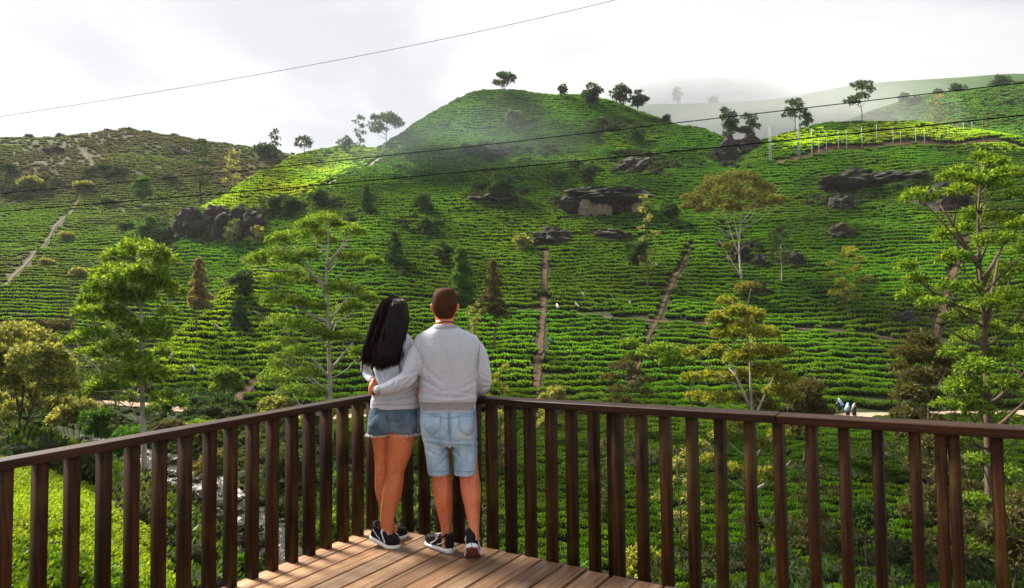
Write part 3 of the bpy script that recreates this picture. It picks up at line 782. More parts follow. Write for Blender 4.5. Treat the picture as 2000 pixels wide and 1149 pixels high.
def ball(mb, c, r, n=9, m=14):
    c = np.asarray(c, float); r = np.broadcast_to(np.asarray(r, float), (3,))
    th = np.linspace(0, np.pi, n)[1:-1]; a = np.arange(m) * 2 * np.pi / m
    V = np.concatenate([c + r * np.stack([np.sin(t) * np.cos(a), np.sin(t) * np.sin(a), np.full(m, np.cos(t))], 1) for t in th])
    k = len(th); i = np.arange(k - 1)[:, None] * m; j = np.arange(m)[None]
    b = mb.n; mb.add(V, np.stack([i + j, i + m + j, i + m + (j + 1) % m, i + (j + 1) % m], -1).reshape(-1, 4))
    mb.V.append(np.array([c + (0, 0, r[2]), c - (0, 0, r[2])])); mb.n += 2; j = np.arange(m)
    mb.F3.append(np.stack([np.full(m, b + k * m), b + j, b + (j + 1) % m], -1))
    mb.F3.append(np.stack([np.full(m, b + k * m + 1), b + (k - 1) * m + (j + 1) % m, b + (k - 1) * m + j], -1))

def skin_mat(name, base, ruddy):
    m, t, p, o = mat(name)
    c = mixc(t, ramp(t, noise(t, 7, 5, 0.62), [(0.35, (0, 0, 0)), (0.68, (1, 1, 1))]), base, ruddy)
    c = mixc(t, 1.0, c, ramp(t, noise(t, 55, 4, 0.7), [(0.32, (0.80, 0.77, 0.75)), (0.55, (1.0, 1.0, 1.0)), (0.72, (1.10, 1.10, 1.12))]), 'MULTIPLY')
    t.links.new(c, p.inputs['Base Color']); p.inputs['Roughness'].default_value = 0.48; p.inputs['Specular IOR Level'].default_value = 0.4
    p.inputs['Subsurface Weight'].default_value = 0.10; p.inputs['Subsurface Radius'].default_value = (0.02, 0.007, 0.004); p.inputs['Subsurface Scale'].default_value = 0.5
    bump(t, p, noise(t, 130, 4, 0.7), 0.3, 0.003)
    return m
M_SKIN = skin_mat('tanned_skin', (0.54, 0.185, 0.078), (0.46, 0.13, 0.052))
M_SKIN2 = skin_mat('reddened_skin', (0.60, 0.20, 0.09), (0.50, 0.125, 0.055))
def knit_mat():
    m, t, p, o = mat('grey_marl_jersey')
    f = noise(t, 230, 2, 0.7); g = noise(t, 5, 5, 0.6)
    c = ramp(t, f, [(0.30, (0.245, 0.275, 0.325)), (0.5, (0.40, 0.438, 0.50)), (0.70, (0.535, 0.575, 0.635))])
    c = mixc(t, ramp(t, g, [(0.3, (0.88, 0.89, 0.92)), (0.7, (1.06, 1.04, 1.03))]), (0, 0, 0), c) if False else c
    t.links.new(c, p.inputs['Base Color']); p.inputs['Roughness'].default_value = 0.95; p.inputs['Specular IOR Level'].default_value = 0.1
    p.inputs['Sheen Weight'].default_value = 0.25
    bump(t, p, noise(t, 7, 5, 0.55, stretch=(1, 1, 0.45)), 0.55, 0.02)
    return m
M_KNIT = knit_mat()
def rib_mat():
    m, t, p, o = mat('ribbed_jersey')
    c = ramp(t, noise(t, 150, 3, 0.8), [(0.3, (0.15, 0.16, 0.18)), (0.7, (0.36, 0.37, 0.40))]); t.links.new(c, p.inputs['Base Color']); p.inputs['Roughness'].default_value = 0.95
    w_ = N(t, 'ShaderNodeTexWave'); w_.inputs['Scale'].default_value = 60; cc = N(t, 'ShaderNodeTexCoord'); t.links.new(cc.outputs['Object'], w_.inputs['Vector'])
    bump(t, p, w_.outputs['Fac'], 0.5, 0.003); return m
M_RIB = rib_mat()
def denim_mat(name, a, b, c):
    m, t, p, o = mat(name)
    f = noise(t, 7, 6, 0.6, stretch=(1, 1, 0.6)); col = ramp(t, f, [(0.3, a), (0.52, b), (0.72, c)])
    tw = ramp(t, noise(t, 240, 2, 0.9, stretch=(1, 1, 0.3)), [(0.35, (0.78, 0.80, 0.83)), (0.65, (1.12, 1.1, 1.08))])
    col = mixc(t, 1.0, col, tw, 'MULTIPLY'); t.links.new(col, p.inputs['Base Color']); p.inputs['Roughness'].default_value = 0.9; p.inputs['Specular IOR Level'].default_value = 0.15
    bump(t, p, noise(t, 14, 5, 0.6, stretch=(0.6, 0.6, 1.5)), 0.55, 0.015); return m
M_DENL = denim_mat('light_denim', (0.15, 0.25, 0.36), (0.29, 0.43, 0.56), (0.50, 0.62, 0.72))
M_DEND = denim_mat('dark_denim', (0.035, 0.06, 0.085), (0.075, 0.125, 0.17), (0.15, 0.215, 0.27))
M_STITCH = plain_m = None
def flat(name, col, rough=0.6, spec=0.3):
    m, t, p, o = mat(name); p.inputs['Base Color'].default_value = (*col, 1); p.inputs['Roughness'].default_value = rough; p.inputs['Specular IOR Level'].default_value = spec
    return m
M_STL = flat('pale_stitching', (0.16, 0.25, 0.34), 0.9); M_STD = flat('dark_stitching', (0.03, 0.05, 0.07), 0.9); M_FRAY = flat('frayed_thread', (0.70, 0.72, 0.72), 0.95)
M_BLACK = flat('black_shoe_fabric', (0.008, 0.0085, 0.010), 0.6, 0.15); M_SOLE = flat('white_rubber', (0.74, 0.77, 0.80), 0.5); M_OUTS = flat('brown_rubber', (0.16, 0.06, 0.03), 0.6)
M_STRIPE = flat('silver_stripe', (0.62, 0.66, 0.70), 0.4); M_CORD = flat('dark_cord', (0.03, 0.012, 0.01), 0.6); M_COLLAR = flat('shoe_lining', (0.02, 0.02, 0.022), 0.9)
def hair_mat(name, a, b, rough, spec):
    m, t, p, o = mat(name)
    c = ramp(t, noise(t, 60, 4, 0.7, stretch=(1, 1, 0.08)), [(0.3, a), (0.7, b)]); t.links.new(c, p.inputs['Base Color'])
    p.inputs['Roughness'].default_value = rough; p.inputs['Specular IOR Level'].default_value = spec
    bump(t, p, noise(t, 110, 4, 0.7, stretch=(1, 1, 0.06)), 0.5, 0.006); return m
M_HAIRB = hair_mat('black_hair', (0.004, 0.003, 0.003), (0.009, 0.006, 0.006), 0.5, 0.0)
M_HAIRM = hair_mat('short_brown_hair', (0.020, 0.008, 0.004), (0.07, 0.028, 0.011), 0.75, 0.08)

def part(name, me, root, m):
    V = co_of(me) - np.array(root.location); set_co(me, V)
    me.materials.clear()
    return link(name, me, root, m, True)
def bvh_world(o, root):
    V = co_of(o.data) + np.array(root.location)
    return BVHTree.FromPolygons([Vector(v) for v in V], [tuple(p.vertices) for p in o.data.polygons])
def on_surface(bv, px, py, lift=0.002):
    d = Vector(ray(px, py)).normalized()
    h = bv.ray_cast(Vector(EYE), d)
    return None if h[0] is None else np.array(h[0]) - np.array(d) * lift
def patch(name, bv, poly, root, m, lift=0.003, nx=9, ny=9, parent=None):
    """a sewn-on piece: four photo corners, laid on the surface beneath"""
    (a, b, c, d) = [np.array(q, float) for q in poly]
    mb = MB(); V = []; ok = True
    for j in range(ny):
        for i in range(nx):
            u, v = i / (nx - 1), j / (ny - 1)
            q = (a * (1 - u) + b * u) * (1 - v) + (d * (1 - u) + c * u) * v
            h = on_surface(bv, q[0], q[1], lift)
            V.append(h)
    good = [(k_, v_) for k_, v_ in enumerate(V) if v_ is not None]
    if not good: return None
    V = [v_ if v_ is not None else min(good, key=lambda g: abs(g[0] // nx - k_ // nx) * 50 + abs(g[0] % nx - k_ % nx))[1] for k_, v_ in enumerate(V)]
    F = [[j * nx + i, (j + 1) * nx + i, (j + 1) * nx + i + 1, j * nx + i + 1] for j in range(ny - 1) for i in range(nx - 1)]
    mb.add(np.array(V) - np.array(root.location), F); o = mb.build(name, m, parent or root, True)
    return o
def sew(name, bv, lines, root, parent, m, r_=0.0014, lift=0.001):
    for pl in lines:
        mb = MB(); stitch(mb, bv, pl, root, r_, lift)
        if mb.n: mb.build(name, m, parent, True)
def stitch(mb, bv, pts, root, r_=0.0016, lift=0.001, n=24):
    P = resample(np.array(pts, float), max(1.2, 1.0)); Q = [on_surface(bv, x, y, lift) for x, y in P]
    Q = [q for q in Q if q is not None]
    if len(Q) > 2: mb.tube(np.array(Q) - np.array(root.location), r_, 5)
def finger(mb, P, r_):
    P = np.array(P); Q = curve(P[0], P[-1], (0, 0, 0), 3) if len(P) == 2 else P
    mb.tube(resample(Q, 0.006), r_, 8)

def shoe(root, heel, dirv, pitch, length, label_side, outsole=False, width=0.052, ankle=None, roll=0.0):
    """heel: point under the heel on the deck; dirv: heading; pitch: heel lift in radians, turning about the ball of the foot"""
    f_ = np.array([dirv[0], dirv[1], 0.0]); f_ /= np.linalg.norm(f_); f_ = f_ - nn_ * (f_ @ nn_); f_ /= np.linalg.norm(f_)
    up = nn_.copy(); sd = np.cross(f_, up)
    ballp = heel + f_ * length * 0.70
    def W(x, y, z):                       # shoe frame (x forward 0..1, y sideways metres, z up metres) -> world, the rear part lifted
        xx = x * length
        if x >= 0.70: p = heel + f_ * xx + up * z
        else:
            q = (0.70 * length - xx); b_ = min(1.0, (0.70 - x) / 0.18); an = pitch * b_
            p = ballp - f_ * (q * math.cos(an)) + up * (q * math.sin(pitch * 0.5 * (1 + b_)) * (1 if pitch else 0)) + (up * math.cos(an) + f_ * math.sin(an)) * z
        return p + sd * y
    xs = np.linspace(0, 1, 22)
    def hw(x): return width * (0.66 + 0.26 * math.sin(min(1, x / 0.25) * 1.57) * 0.35 + 0.30 * math.exp(-((x - 0.70) / 0.24) ** 2)) * math.sqrt(max(0.02, 1 - max(0, (x - 0.80) / 0.205) ** 2)) * math.sqrt(max(0.05, 1 - max(0, (0.10 - x) / 0.104) ** 2))
    sole_t = lambda x: 0.034 - 0.010 * x
    def ring_mesh(mat_, name, z0, z1, infl, parent=None):
        mb = MB(); k = 14; V = []
        for x in xs:
            w_ = hw(x) + infl
            for i in range(k):
                a = 2 * math.pi * i / k; cx, sx_ = math.cos(a), math.sin(a)
                yy_ = w_ * np.sign(cx) * abs(cx) ** 0.5; zz_ = (z0(x) + z1(x)) / 2 + (z1(x) - z0(x)) / 2 * np.sign(sx_) * abs(sx_) ** 0.6
                V.append(W(x, yy_, zz_))
        n_ = len(xs); F = [[i * k + j, i * k + (j + 1) % k, (i + 1) * k + (j + 1) % k, (i + 1) * k + j] for i in range(n_ - 1) for j in range(k)]
        F.append([0] * 4); F.pop()
        mb.add(np.array(V) - np.array(root.location), F)
        for e_ in (0, n_ - 1):
            c_ = mb.n; mb.V.append(np.array([np.mean(V[e_ * k:(e_ + 1) * k], 0) - np.array(root.location)])); mb.n += 1
            mb.F3.append(np.array([[c_, e_ * k + (j + 1) % k, e_ * k + j] if e_ == 0 else [c_, e_ * k + j, e_ * k + (j + 1) % k] for j in range(k)]))
        return mb.build(name, mat_, parent or root, True)
    # upper: rises from the toe to the instep and the collar
    top = lambda x: 0.034 + (0.078 if x < 0.30 else 0.030 + 0.048 * (1 - ((x - 0.30) / 0.70) ** 1.0) if x < 0.9 else 0.030 + 0.048 * (1 - (0.6 / 0.7)) - 0.12 * (x - 0.9)) - (0.012 if 0.1 < x < 0.26 else 0)
    upm = ring_mesh(M_BLACK, 'shoe', lambda x: 0.018, top, -0.004)
    so = ring_mesh(M_SOLE, 'sole', lambda x: 0.006, sole_t, 0.003, upm); so.parent = upm
    ou = ring_mesh(M_OUTS if outsole else M_SOLE, 'outsole', lambda x: 0.0, lambda x: 0.012, -0.002, upm)
    L0 = np.array(root.location)
    for sgn in (-1, 1):
        mb = MB(); pts = [W(0.62, sgn * (hw(0.62) - 0.002), 0.036), W(0.5, sgn * (hw(0.5) - 0.001), 0.055), W(0.38, sgn * hw(0.38) * 0.86, 0.085)]
        mb.tube(resample(np.array(pts), 0.01) - L0, 0.005, 5); mb.build('stripe', M_STRIPE, upm, True); mb = MB()
        mb.tube(resample(np.array([W(0.10, sgn * (hw(0.1) - 0.001), 0.085), W(0.25, sgn * (hw(0.25) + 0.0), 0.055), W(0.40, sgn * (hw(0.4) + 0.0), 0.042)]), 0.01) - L0, 0.003, 5); mb.build('stripe', M_STRIPE, upm, True)
    mb = MB()
    for x in (0.40, 0.47, 0.54, 0.61):
        mb.tube(np.array([W(x, -0.022, top(x) - 0.004), W(x, 0, top(x) + 0.002), W(x + 0.02, 0.022, top(x) - 0.004)]) - L0, 0.003, 5)
    lp = W(0.38, 0.02, top(0.38) + 0.01)
    for sgn in (-1, 1): mb.tube(resample(np.array([W(0.39, 0, top(.39)), W(0.36, sgn * 0.035, top(.36) + 0.005), W(0.42, sgn * 0.055, top(.4) - 0.025), W(0.40, sgn * 0.02, top(.4))]), 0.006) - L0, 0.0025, 5)
    mb.build('laces', M_SOLE, upm, True)
    # padded collar round the ankle
    mb = MB(); a = np.linspace(0, 2 * np.pi, 21)
    ring = np.array([W(0.19 + 0.155 * math.cos(q), 0.036 * math.sin(q), 0.106 + (0.014 if math.cos(q) < -0.5 else 0)) for q in a]); mb.tube(ring - L0, 0.009, 8, cap=False); mb.build('collar', M_COLLAR, upm, True)
    return lambda x, y, z: W(x, y, z)

def folds(me, fn):
    V = co_of(me); Nn = normals_of(me); set_co(me, V + Nn * fn(V)[:, None])
def leg_form(knees, calves, ankle):
    """hollow and tendons behind the knee, two heads of the calf, the heel cord"""
    def f(V):
        q = proj(V); x, y = q[:, 0], q[:, 1]; o = np.zeros(len(V)); g = lambda c, s, v: np.exp(-((v - c) / s) ** 2)
        for kx, ky, w in knees:
            o += -0.0065 * g(kx, w * 0.45, x) * g(ky, 11, y) + 0.0045 * (g(kx - w * 0.95, w * 0.28, x) + g(kx + w * 0.95, w * 0.28, x)) * g(ky - 4, 18, y)
            o += -0.0028 * g(kx, w * 1.3, x) * (g(ky + 1, 1.5, y) + 0.7 * g(ky + 6, 1.3, y))
        for cx, cy_, w in calves:
            o += 0.006 * (g(cx - w * 0.5, w * 0.45, x) * g(cy_ - 6, 20, y) + g(cx + w * 0.5, w * 0.45, x) * g(cy_ - 2, 20, y)) - 0.004 * g(cx, 2.6, x) * g(cy_ + 6, 24, y)
            o += 0.004 * g(cx + 1, 3.0, x) * g(ankle - 4, 16, y) - 0.004 * (g(cx - 6, 3, x) + g(cx + 7, 3, x)) * g(ankle - 6, 15, y)
        return np.where(y > 860, o, 0)
    return f
# ---------------- the man
YM = 4.47
MAN = empty('person', on_deck(893, 1076), 'man from behind in grey sweatshirt and light denim shorts, arm round the woman', 'person')
hl = on_deck(884, 1081); tl = on_deck(838, 1062)
WL = shoe(MAN, hl, (tl - hl), 0.0, 0.285, 'l', False)
br_ = on_deck(924, 1089); fr = np.array([-0.03, 1.0, 0])
hr_ = br_ - np.array([fr[0], fr[1], 0]) * 0.285 * 0.70
hr_[2] = on_deck(924, 1089)[2] + (hr_ - br_)[:2] @ (np.array([d1[2] * d1[0] + d2[2] * d2[0], d1[2] * d1[1] + d2[2] * d2[1]]))
WR = shoe(MAN, hr_, fr, 0.62, 0.285, 'r', True)
def leg(mb, secs, Ys, depth=1.12):
    Ys = np.interp([q[0] for q in secs], [secs[0][0], 850, 925, secs[-1][0]], [Ys[0], Ys[0], Ys[0] + 0.25 * (Ys[1] - Ys[0]), Ys[1]])
    loft(mb, [((a + b) / 2, y, Yd, (b - a) / 2, (b - a) / 2 * Yd / FPX * (depth if y < 1000 or True else 1)) for (y, a, b), Yd in zip(secs, Ys)], 24)
mb = MB()
ankL, ankR = WL(0.2, 0, 0.05), WR(0.2, 0, 0.05)
leg(mb, [(800,828,878),(840,832,878),(880,838,880),(905,842,880),(925,844.5,880),(940,844.5,881.5),(955,845,883.5),(972,847.5,884),(990,852,883.5),(1010,856.5,882.5),(1030,861,882),(1045,863,882.5),(1058,863,883),(1068,862,884)], (YM + 0.02, ankL[1]))
leg(mb, [(800,878,926),(840,884,930),(880,892,932),(905,895,933),(925,897,935),(940,898.5,937.5),(958,900.5,939.5),(975,904,939),(992,908.5,938),(1010,911.5,937),(1030,915,936),(1044,914.5,936),(1054,913.5,937)], (YM + 0.02, ankR[1]))
loft(mb, [(868,628,YM,17.5,0.058),(868,640,YM,20,0.062),(870,655,YM,45,0.075),(872,680,YM,54,0.10),(873,720,YM,50,0.105),(875,770,YM,47,0.10),(876,810,YM,49,0.11),(877,850,YM,50,0.11)], 28)
# head, neck
loft(mb, [(869,564.5,YM+0.035,5,0.02),(869,567,YM+0.035,13,0.055),(869,573,YM+0.035,18.5,0.078),(869,582,YM+0.035,22.5,0.093),(869,592,YM+0.035,23.5,0.098),(869,602,YM+0.035,23,0.096),(869,612,YM+0.04,21,0.085),(868.5,621,YM+0.035,18.6,0.070),(868.5,630,YM+0.015,17.8,0.060),(868.5,640,YM,20,0.06),(868.5,648,YM,26,0.065)], 28)
ball(mb, at(868, 618, YM + 0.10), (0.042, 0.035, 0.03)); ball(mb, at(868, 602, YM + 0.135), (0.014, 0.022, 0.026)); ball(mb, at(868, 590, YM + 0.118), (0.05, 0.02, 0.015))
for sx in (-1, 1):
    ball(mb, at(869 + sx * 8, 594, YM + 0.125), 0.012)
    e_ = at(869 + sx * 24.5, 601, YM + 0.04); ball(mb, e_, (0.010, 0.020, 0.031)); ball(mb, e_ + np.array([sx * 0.006, -0.012, 0.008]), (0.008, 0.012, 0.021))
# arms (inside the sleeves) and hands
limb(mb, [(822,682,YM,12),(808,712,YM-0.05,11),(796,738,YM-0.10,10),(770,752,YM-0.10,9),(745,760,YM-0.06,7.5),(732,761,YM-0.02,6.8)])
limb(mb, [(930,680,YM,12),(941,710,YM,11),(944,745,YM+0.02,10),(938,762,YM+0.14,8.5),(928,766,YM+0.24,7.2)])
hw_ = at(731, 761, YM - 0.02)
ball(mb, hw_ + np.array([-0.022, 0.012, 0.002]), (0.020, 0.034, 0.042))
for k_, (zo, ln) in enumerate([(0.033, 0.066), (0.012, 0.076), (-0.010, 0.070), (-0.030, 0.056)]):
    b_ = hw_ + np.array([-0.030, 0.022, zo])
    finger(mb, [b_, b_ + np.array([-0.008, ln * 0.45, zo * 0.15]), b_ + np.array([0.008, ln * 0.85, zo * 0.2]), b_ + np.array([0.032, ln * 1.05, zo * 0.2])], 0.0088 if k_ < 3 else 0.0075)
finger(mb, [hw_ + np.array([-0.010, 0.0, 0.030]), hw_ + np.array([-0.016, 0.018, 0.056]), hw_ + np.array([-0.006, 0.045, 0.066])], 0.0098)
hq = at(926, 767, YM + 0.25); ball(mb, hq + np.array([-0.005, 0.035, 0.0]), (0.038, 0.045, 0.018))
for k_, ln in enumerate((0.060, 0.072, 0.068, 0.05)):
    b_ = hq + np.array([-0.030 + 0.020 * k_, 0.07, 0.002]); finger(mb, [b_, b_ + np.array([0, ln * 0.5, 0.004]), b_ + np.array([0, ln * 0.85, -0.018]), b_ + np.array([0, ln * 0.9, -0.036])], 0.0085)
finger(mb, [hq + np.array([-0.035, 0.02, 0]), hq + np.array([-0.058, 0.045, -0.004]), hq + np.array([-0.066, 0.075, -0.012])], 0.0095)
me = fuse(mb, 0.0055, 4)
folds(me, leg_form([(861, 936, 11), (918, 938, 11)], [(864, 985, 12), (921, 990, 12)], 1045))
part('body', me, MAN, M_SKIN2)

# sweatshirt
mb = MB()
loft(mb, [(869,634,YM,19.5,0.068),(869,638,YM,24,0.075),(870,645,YM,38,0.088),(871,653,YM,53,0.100),(873,662,YM,62,0.110),(873.5,676,YM,64.5,0.124),(874,694,YM,62.5,0.134),(875,714,YM,59,0.138),(875.5,738,YM,56,0.136),(875,758,YM,56,0.138),(874,774,YM,56.5,0.140),(874.5,783,YM,55.5,0.138),(875,789,YM,53.5,0.130),(875,802,YM,54.5,0.128)], 40)
limb(mb, [(828,678,YM,17),(816,692,YM-0.02,18.5),(806,716,YM-0.06,17.5),(797,737,YM-0.10,16.5),(776,750,YM-0.11,14.5),(752,759,YM-0.08,11.8),(741,761.5,YM-0.05,9.8),(734,762,YM-0.03,8.8)], 22)
limb(mb, [(924,676,YM,17),(934,690,YM,16),(941,712,YM,14.5),(945,738,YM+0.01,15),(943,755,YM+0.07,14),(936,764,YM+0.17,11.5),(929,767,YM+0.235,9)], 22)
me = fuse(mb, 0.0065, 5)
def man_folds(V):
    q = proj(V); x, y = q[:, 0], q[:, 1]
    o = np.zeros(len(V)); bk = V[:, 1] < YM + 0.02
    g = lambda c, s, v: np.exp(-((v - c) / s) ** 2)
    o += bk * (-0.010 * g(866 + (y - 640) * 0.10, 9, x) * g(715, 45, y) + 0.006 * g(850, 8, x) * g(715, 50, y) - 0.007 * g(897 - (y - 700) * 0.05, 10, x) * g(700, 40, y))
    for (cx, cy, ax, L_, w_, am) in [(845,772,0.10,26,2.6,-.007),(890,776,-0.06,30,2.6,-.007),(862,764,-0.12,24,2.4,-.005),(908,768,0.12,18,2.2,-.006),(836,748,0.55,22,3,-.007),(848,735,0.7,22,3.2,-.005),(915,752,-0.5,20,3,-.006),
                                     (798,748,-0.75,14,2.2,-.006),(790,742,-0.6,13,2.0,-.006),(783,752,-0.9,12,2.0,-.005),(768,752,-1.2,10,1.8,-.005),(806,728,-0.35,16,2.4,-.005),(950,748,0.1,9,1.6,-.005),(945,758,-0.25,10,1.6,-.005),(948,735,0.4,10,1.8,-.004),(826,706,1.3,26,3,-.008),(932,706,-1.4,30,3,-.007)]:
        u = (x - cx) * math.cos(ax) + (y - cy) * math.sin(ax); v = -(x - cx) * math.sin(ax) + (y - cy) * math.cos(ax)
        o += am * g(0, w_, v + 0.0008 * u * u) * g(0, L_, u) - am * 0.6 * g(w_ * 1.9, w_, v + 0.0008 * u * u) * g(0, L_, u)
    nz_ = np.array([mnoise.noise(Vector((v[0] * 9, v[1] * 9, v[2] * 5))) for v in V]); return 1.6 * o + 0.006 * nz_
folds(me, man_folds)
SW = part('sweatshirt', me, MAN, M_KNIT)
bv = bvh_world(SW, MAN)
patch('waistband', bv, [(820.5, 787), (929.5, 786), (930, 801), (820, 802)], MAN, M_RIB, 0.004, 30, 5, SW)
patch('neckband', bv, [(849, 635), (889, 635), (893, 640), (845, 640)], MAN, M_RIB, 0.003, 14, 4, SW)
patch('cuff', bv, [(735, 753), (742.5, 752), (743, 771), (735, 770)], MAN, M_RIB, 0.003, 6, 10, SW)
M_THREAD = flat('grey_thread', (0.20, 0.21, 0.23), 0.9)
sew('seam', bv, [[(846, 641), (869, 642.5), (892, 641)], [(806, 664), (812, 674), (820, 690), (826, 704), (826, 720)], [(938, 664), (936, 684), (934, 705), (932, 725)], [(820, 786.5), (875, 787.5), (930, 785.5)]], MAN, SW, M_THREAD, 0.0014)
# shorts
mb = MB()
loft(mb, [(875.5,792,YM,52,0.122),(875.5,805,YM,54.5,0.128),(876,825,YM,55,0.138),(877.5,848,YM,54,0.140),(879,862,YM,52.5,0.128),(880,870,YM,50,0.115)], 36)
loft(mb, [(852,850,YM,26,0.112),(853,872,YM,24,0.108),(854.5,890,YM,22.6,0.102),(856.5,908,YM,22,0.098),(858.5,925,YM,21.6,0.097)], 28)
loft(mb, [(905,850,YM+0.01,27,0.112),(907,872,YM,24.6,0.108),(908.5,890,YM-0.015,23,0.104),(909,908,YM-0.03,22.3,0.102),(909.2,925,YM-0.04,21.8,0.102)], 28)
ball(mb, at(851, 832, YM - 0.075), (0.075, 0.070, 0.085)); ball(mb, at(903, 832, YM - 0.075), (0.075, 0.070, 0.085))
me = fuse(mb, 0.0062, 5)
def short_folds(V):
    q = proj(V); x, y = q[:, 0], q[:, 1]; o = np.zeros(len(V)); g = lambda c, s, v: np.exp(-((v - c) / s) ** 2)
    for (cx, cy, ax, L_, w_, am) in [(850,858,0.12,20,2.2,-.006),(905,862,-0.05,22,2.2,-.006),(912,872,0.08,18,2,-.005),(858,872,0.25,18,2.2,-.005),(848,888,0.5,15,2.2,-.005),(870,880,-0.9,16,2.4,-.006),(892,885,0.9,18,2.4,-.006),(915,898,0.75,16,2.2,-.005),(862,905,-0.8,15,2.2,-.004),(900,908,-0.6,14,2,-.004),(925,850,0.9,14,2.2,-.005),(878,846,1.57,14,2.2,-.010),(876,822,1.57,22,2.0,-.006)]:
        u = (x - cx) * math.cos(ax) + (y - cy) * math.sin(ax); v = -(x - cx) * math.sin(ax) + (y - cy) * math.cos(ax)
        o += am * g(0, w_, v) * g(0, L_, u) - am * 0.6 * g(w_ * 1.9, w_, v) * g(0, L_, u)
    nz_ = np.array([mnoise.noise(Vector((v[0] * 14, v[1] * 14, v[2] * 10))) for v in V]); return 1.7 * o - 0.012 * np.exp(-((x - 881.5) / 2.2) ** 2) * np.clip((y - 850) / 15, 0, 1) + 0.004 * nz_
folds(me, short_folds)
SHM = part('shorts', me, MAN, M_DENL); bv = bvh_world(SHM, MAN)
for nm, pl in (('pocket', [(830.5, 809), (861, 811), (858.5, 840), (832, 841)]), ('pocket', [(897, 811), (928, 808.5), (930, 839), (899, 841)])):
    patch(nm, bv, pl, MAN, M_DENL, 0.004, 9, 9, SHM)
sew('stitching', bv, ([(830.5,809),(861,811),(859,838),(846,850),(831,840),(830.5,809)], [(897,811),(928,808.5),(931,836),(917,852),(898,840),(897,811)], [(832,813),(859.5,815)], [(898,815),(927,812.5)],
           [(876,800),(876.5,820),(877.5,845),(879,862)], [(879.5,800),(880,820),(880.5,845)], [(838,919),(860,922.5),(882,918)], [(886,919),(908,922),(930,919.5)], [(822,806),(850,813),(876,818),(905,812),(930,805)]), MAN, SHM, M_STL, 0.0014, 0.004)
# hair, beard, cord, bracelet
mb = MB()
loft(mb, [(869,562.5,YM+0.03,5,0.02),(869,565,YM+0.03,14,0.060),(869,571,YM+0.03,19.8,0.083),(869,581,YM+0.03,23.6,0.097),(869,592,YM+0.03,24.6,0.102),(869,602,YM+0.028,23.4,0.097),(869,611,YM+0.03,20.8,0.088),(869,618,YM+0.028,17.5,0.073),(869.5,623,YM+0.022,15,0.062)], 44)
me = mb.mesh('hair')
bm = bmesh.new(); bm.from_mesh(me); dele = []
for v in bm.verts:
    p_ = np.array(v.co); q = proj(p_[None])[0]; fwd = p_[1] - (YM + 0.03)
    lim = 0.095 if q[1] < 578 else np.interp(q[1], [578, 592, 600, 612, 624], [0.085, 0.045, -0.002, -0.018, -0.024])
    if fwd > lim: dele.append(v)
bmesh.ops.delete(bm, geom=dele, context='VERTS'); bmesh.ops.subdivide_edges(bm, edges=bm.edges[:], cuts=1, use_grid_fill=True)
for v in bm.verts: v.co += v.normal * (0.0022 * mnoise.noise(v.co * 140) - 0.001)
bm.to_mesh(me); bm.free(); part('hair', me, MAN, M_HAIRM)
mb = MB(); ball(mb, at(850.5, 614, YM + 0.085), (0.014, 0.032, 0.024)); ball(mb, at(887, 614, YM + 0.085), (0.014, 0.032, 0.024)); ball(mb, at(868, 621, YM + 0.118), (0.038, 0.026, 0.02))
part('beard', fuse(mb, 0.006, 3), MAN, M_HAIRM)
mb = MB(); a = np.linspace(0, 2 * np.pi, 30); c_ = at(868.5, 632.3, YM + 0.008); rr_ = 18.6 * YM / FPX
mb.tube(np.stack([c_[0] + rr_ * np.cos(a), c_[1] + 0.0665 * np.sin(a), c_[2] + 0.004 * np.cos(a) - 0.012 * np.sin(a)], 1), 0.0042, 7, False); part('neck_cord', mb.mesh('cord'), MAN, M_CORD)
mb = MB(); c_ = at(731.5, 761.5, YM - 0.02)
mb.tube(np.stack([c_[0] + 0.006 * np.sin(a), c_[1] + 0.028 * np.cos(a), c_[2] + 0.031 * np.sin(a)], 1), 0.0055, 7, False); part('bracelet', mb.mesh('bracelet'), MAN, M_CORD)

# ---------------- the woman
YW = 4.56
WOMAN = empty('person', on_deck(768, 1066), 'woman from behind with long black hair, grey top and cut-off denim shorts', 'person')
tb = on_deck(776, 1070); fd = np.array([0.93, -0.30, 0]); fd /= np.linalg.norm(fd)
hb = tb - fd * 0.235 * 0.92
hb = np.array([hb[0], hb[1], C0[2] + 0]); hb[2] = C0[2] - (nn_[:2] @ (hb - C0)[:2]) / nn_[2]
SR = shoe(WOMAN, hb, fd, 0.30, 0.235, 'r', False, 0.046)
tb2 = on_deck(790, 1049); fd2 = np.array([0.80, 0.55, 0]); fd2 /= np.linalg.norm(fd2)
hb2 = tb2 - fd2 * 0.235 * 0.9; hb2[2] = C0[2] - (nn_[:2] @ (hb2 - C0)[:2]) / nn_[2]
SL_ = shoe(WOMAN, hb2, fd2, 0.12, 0.235, 'l', False, 0.046)
aR, aL = SR(0.2, 0, 0.05), SL_(0.2, 0, 0.05)
mb = MB()
leg(mb, [(805,760,818),(830,759,817),(850,758,813.5),(870,757,808),(890,756.5,801.5),(907,757,795),(923,756,789.5),(938,752.5,788),(952,749.5,786.5),(968,746.5,783),(985,744,778),(1002,743.3,773),(1018,744,768.5),(1032,745,766),(1042,745,766.5),(1052,745,768)], (YW, aR[1]), 1.05)
ql = proj(aL[None])[0]
leg(mb, [(805,724,765),(830,724,764),(850,726,761),(870,729,759),(890,731,757.5),(907,732.5,756.5),(923,733,756.5),(938,732.5,755.5),(955,733,756),(972,736.5,757.5),(990,743,760),(1006,752,765),(1018,759,770),(1028,763,775),(1038,764,778)], (YW + 0.02, aL[1]), 1.05)
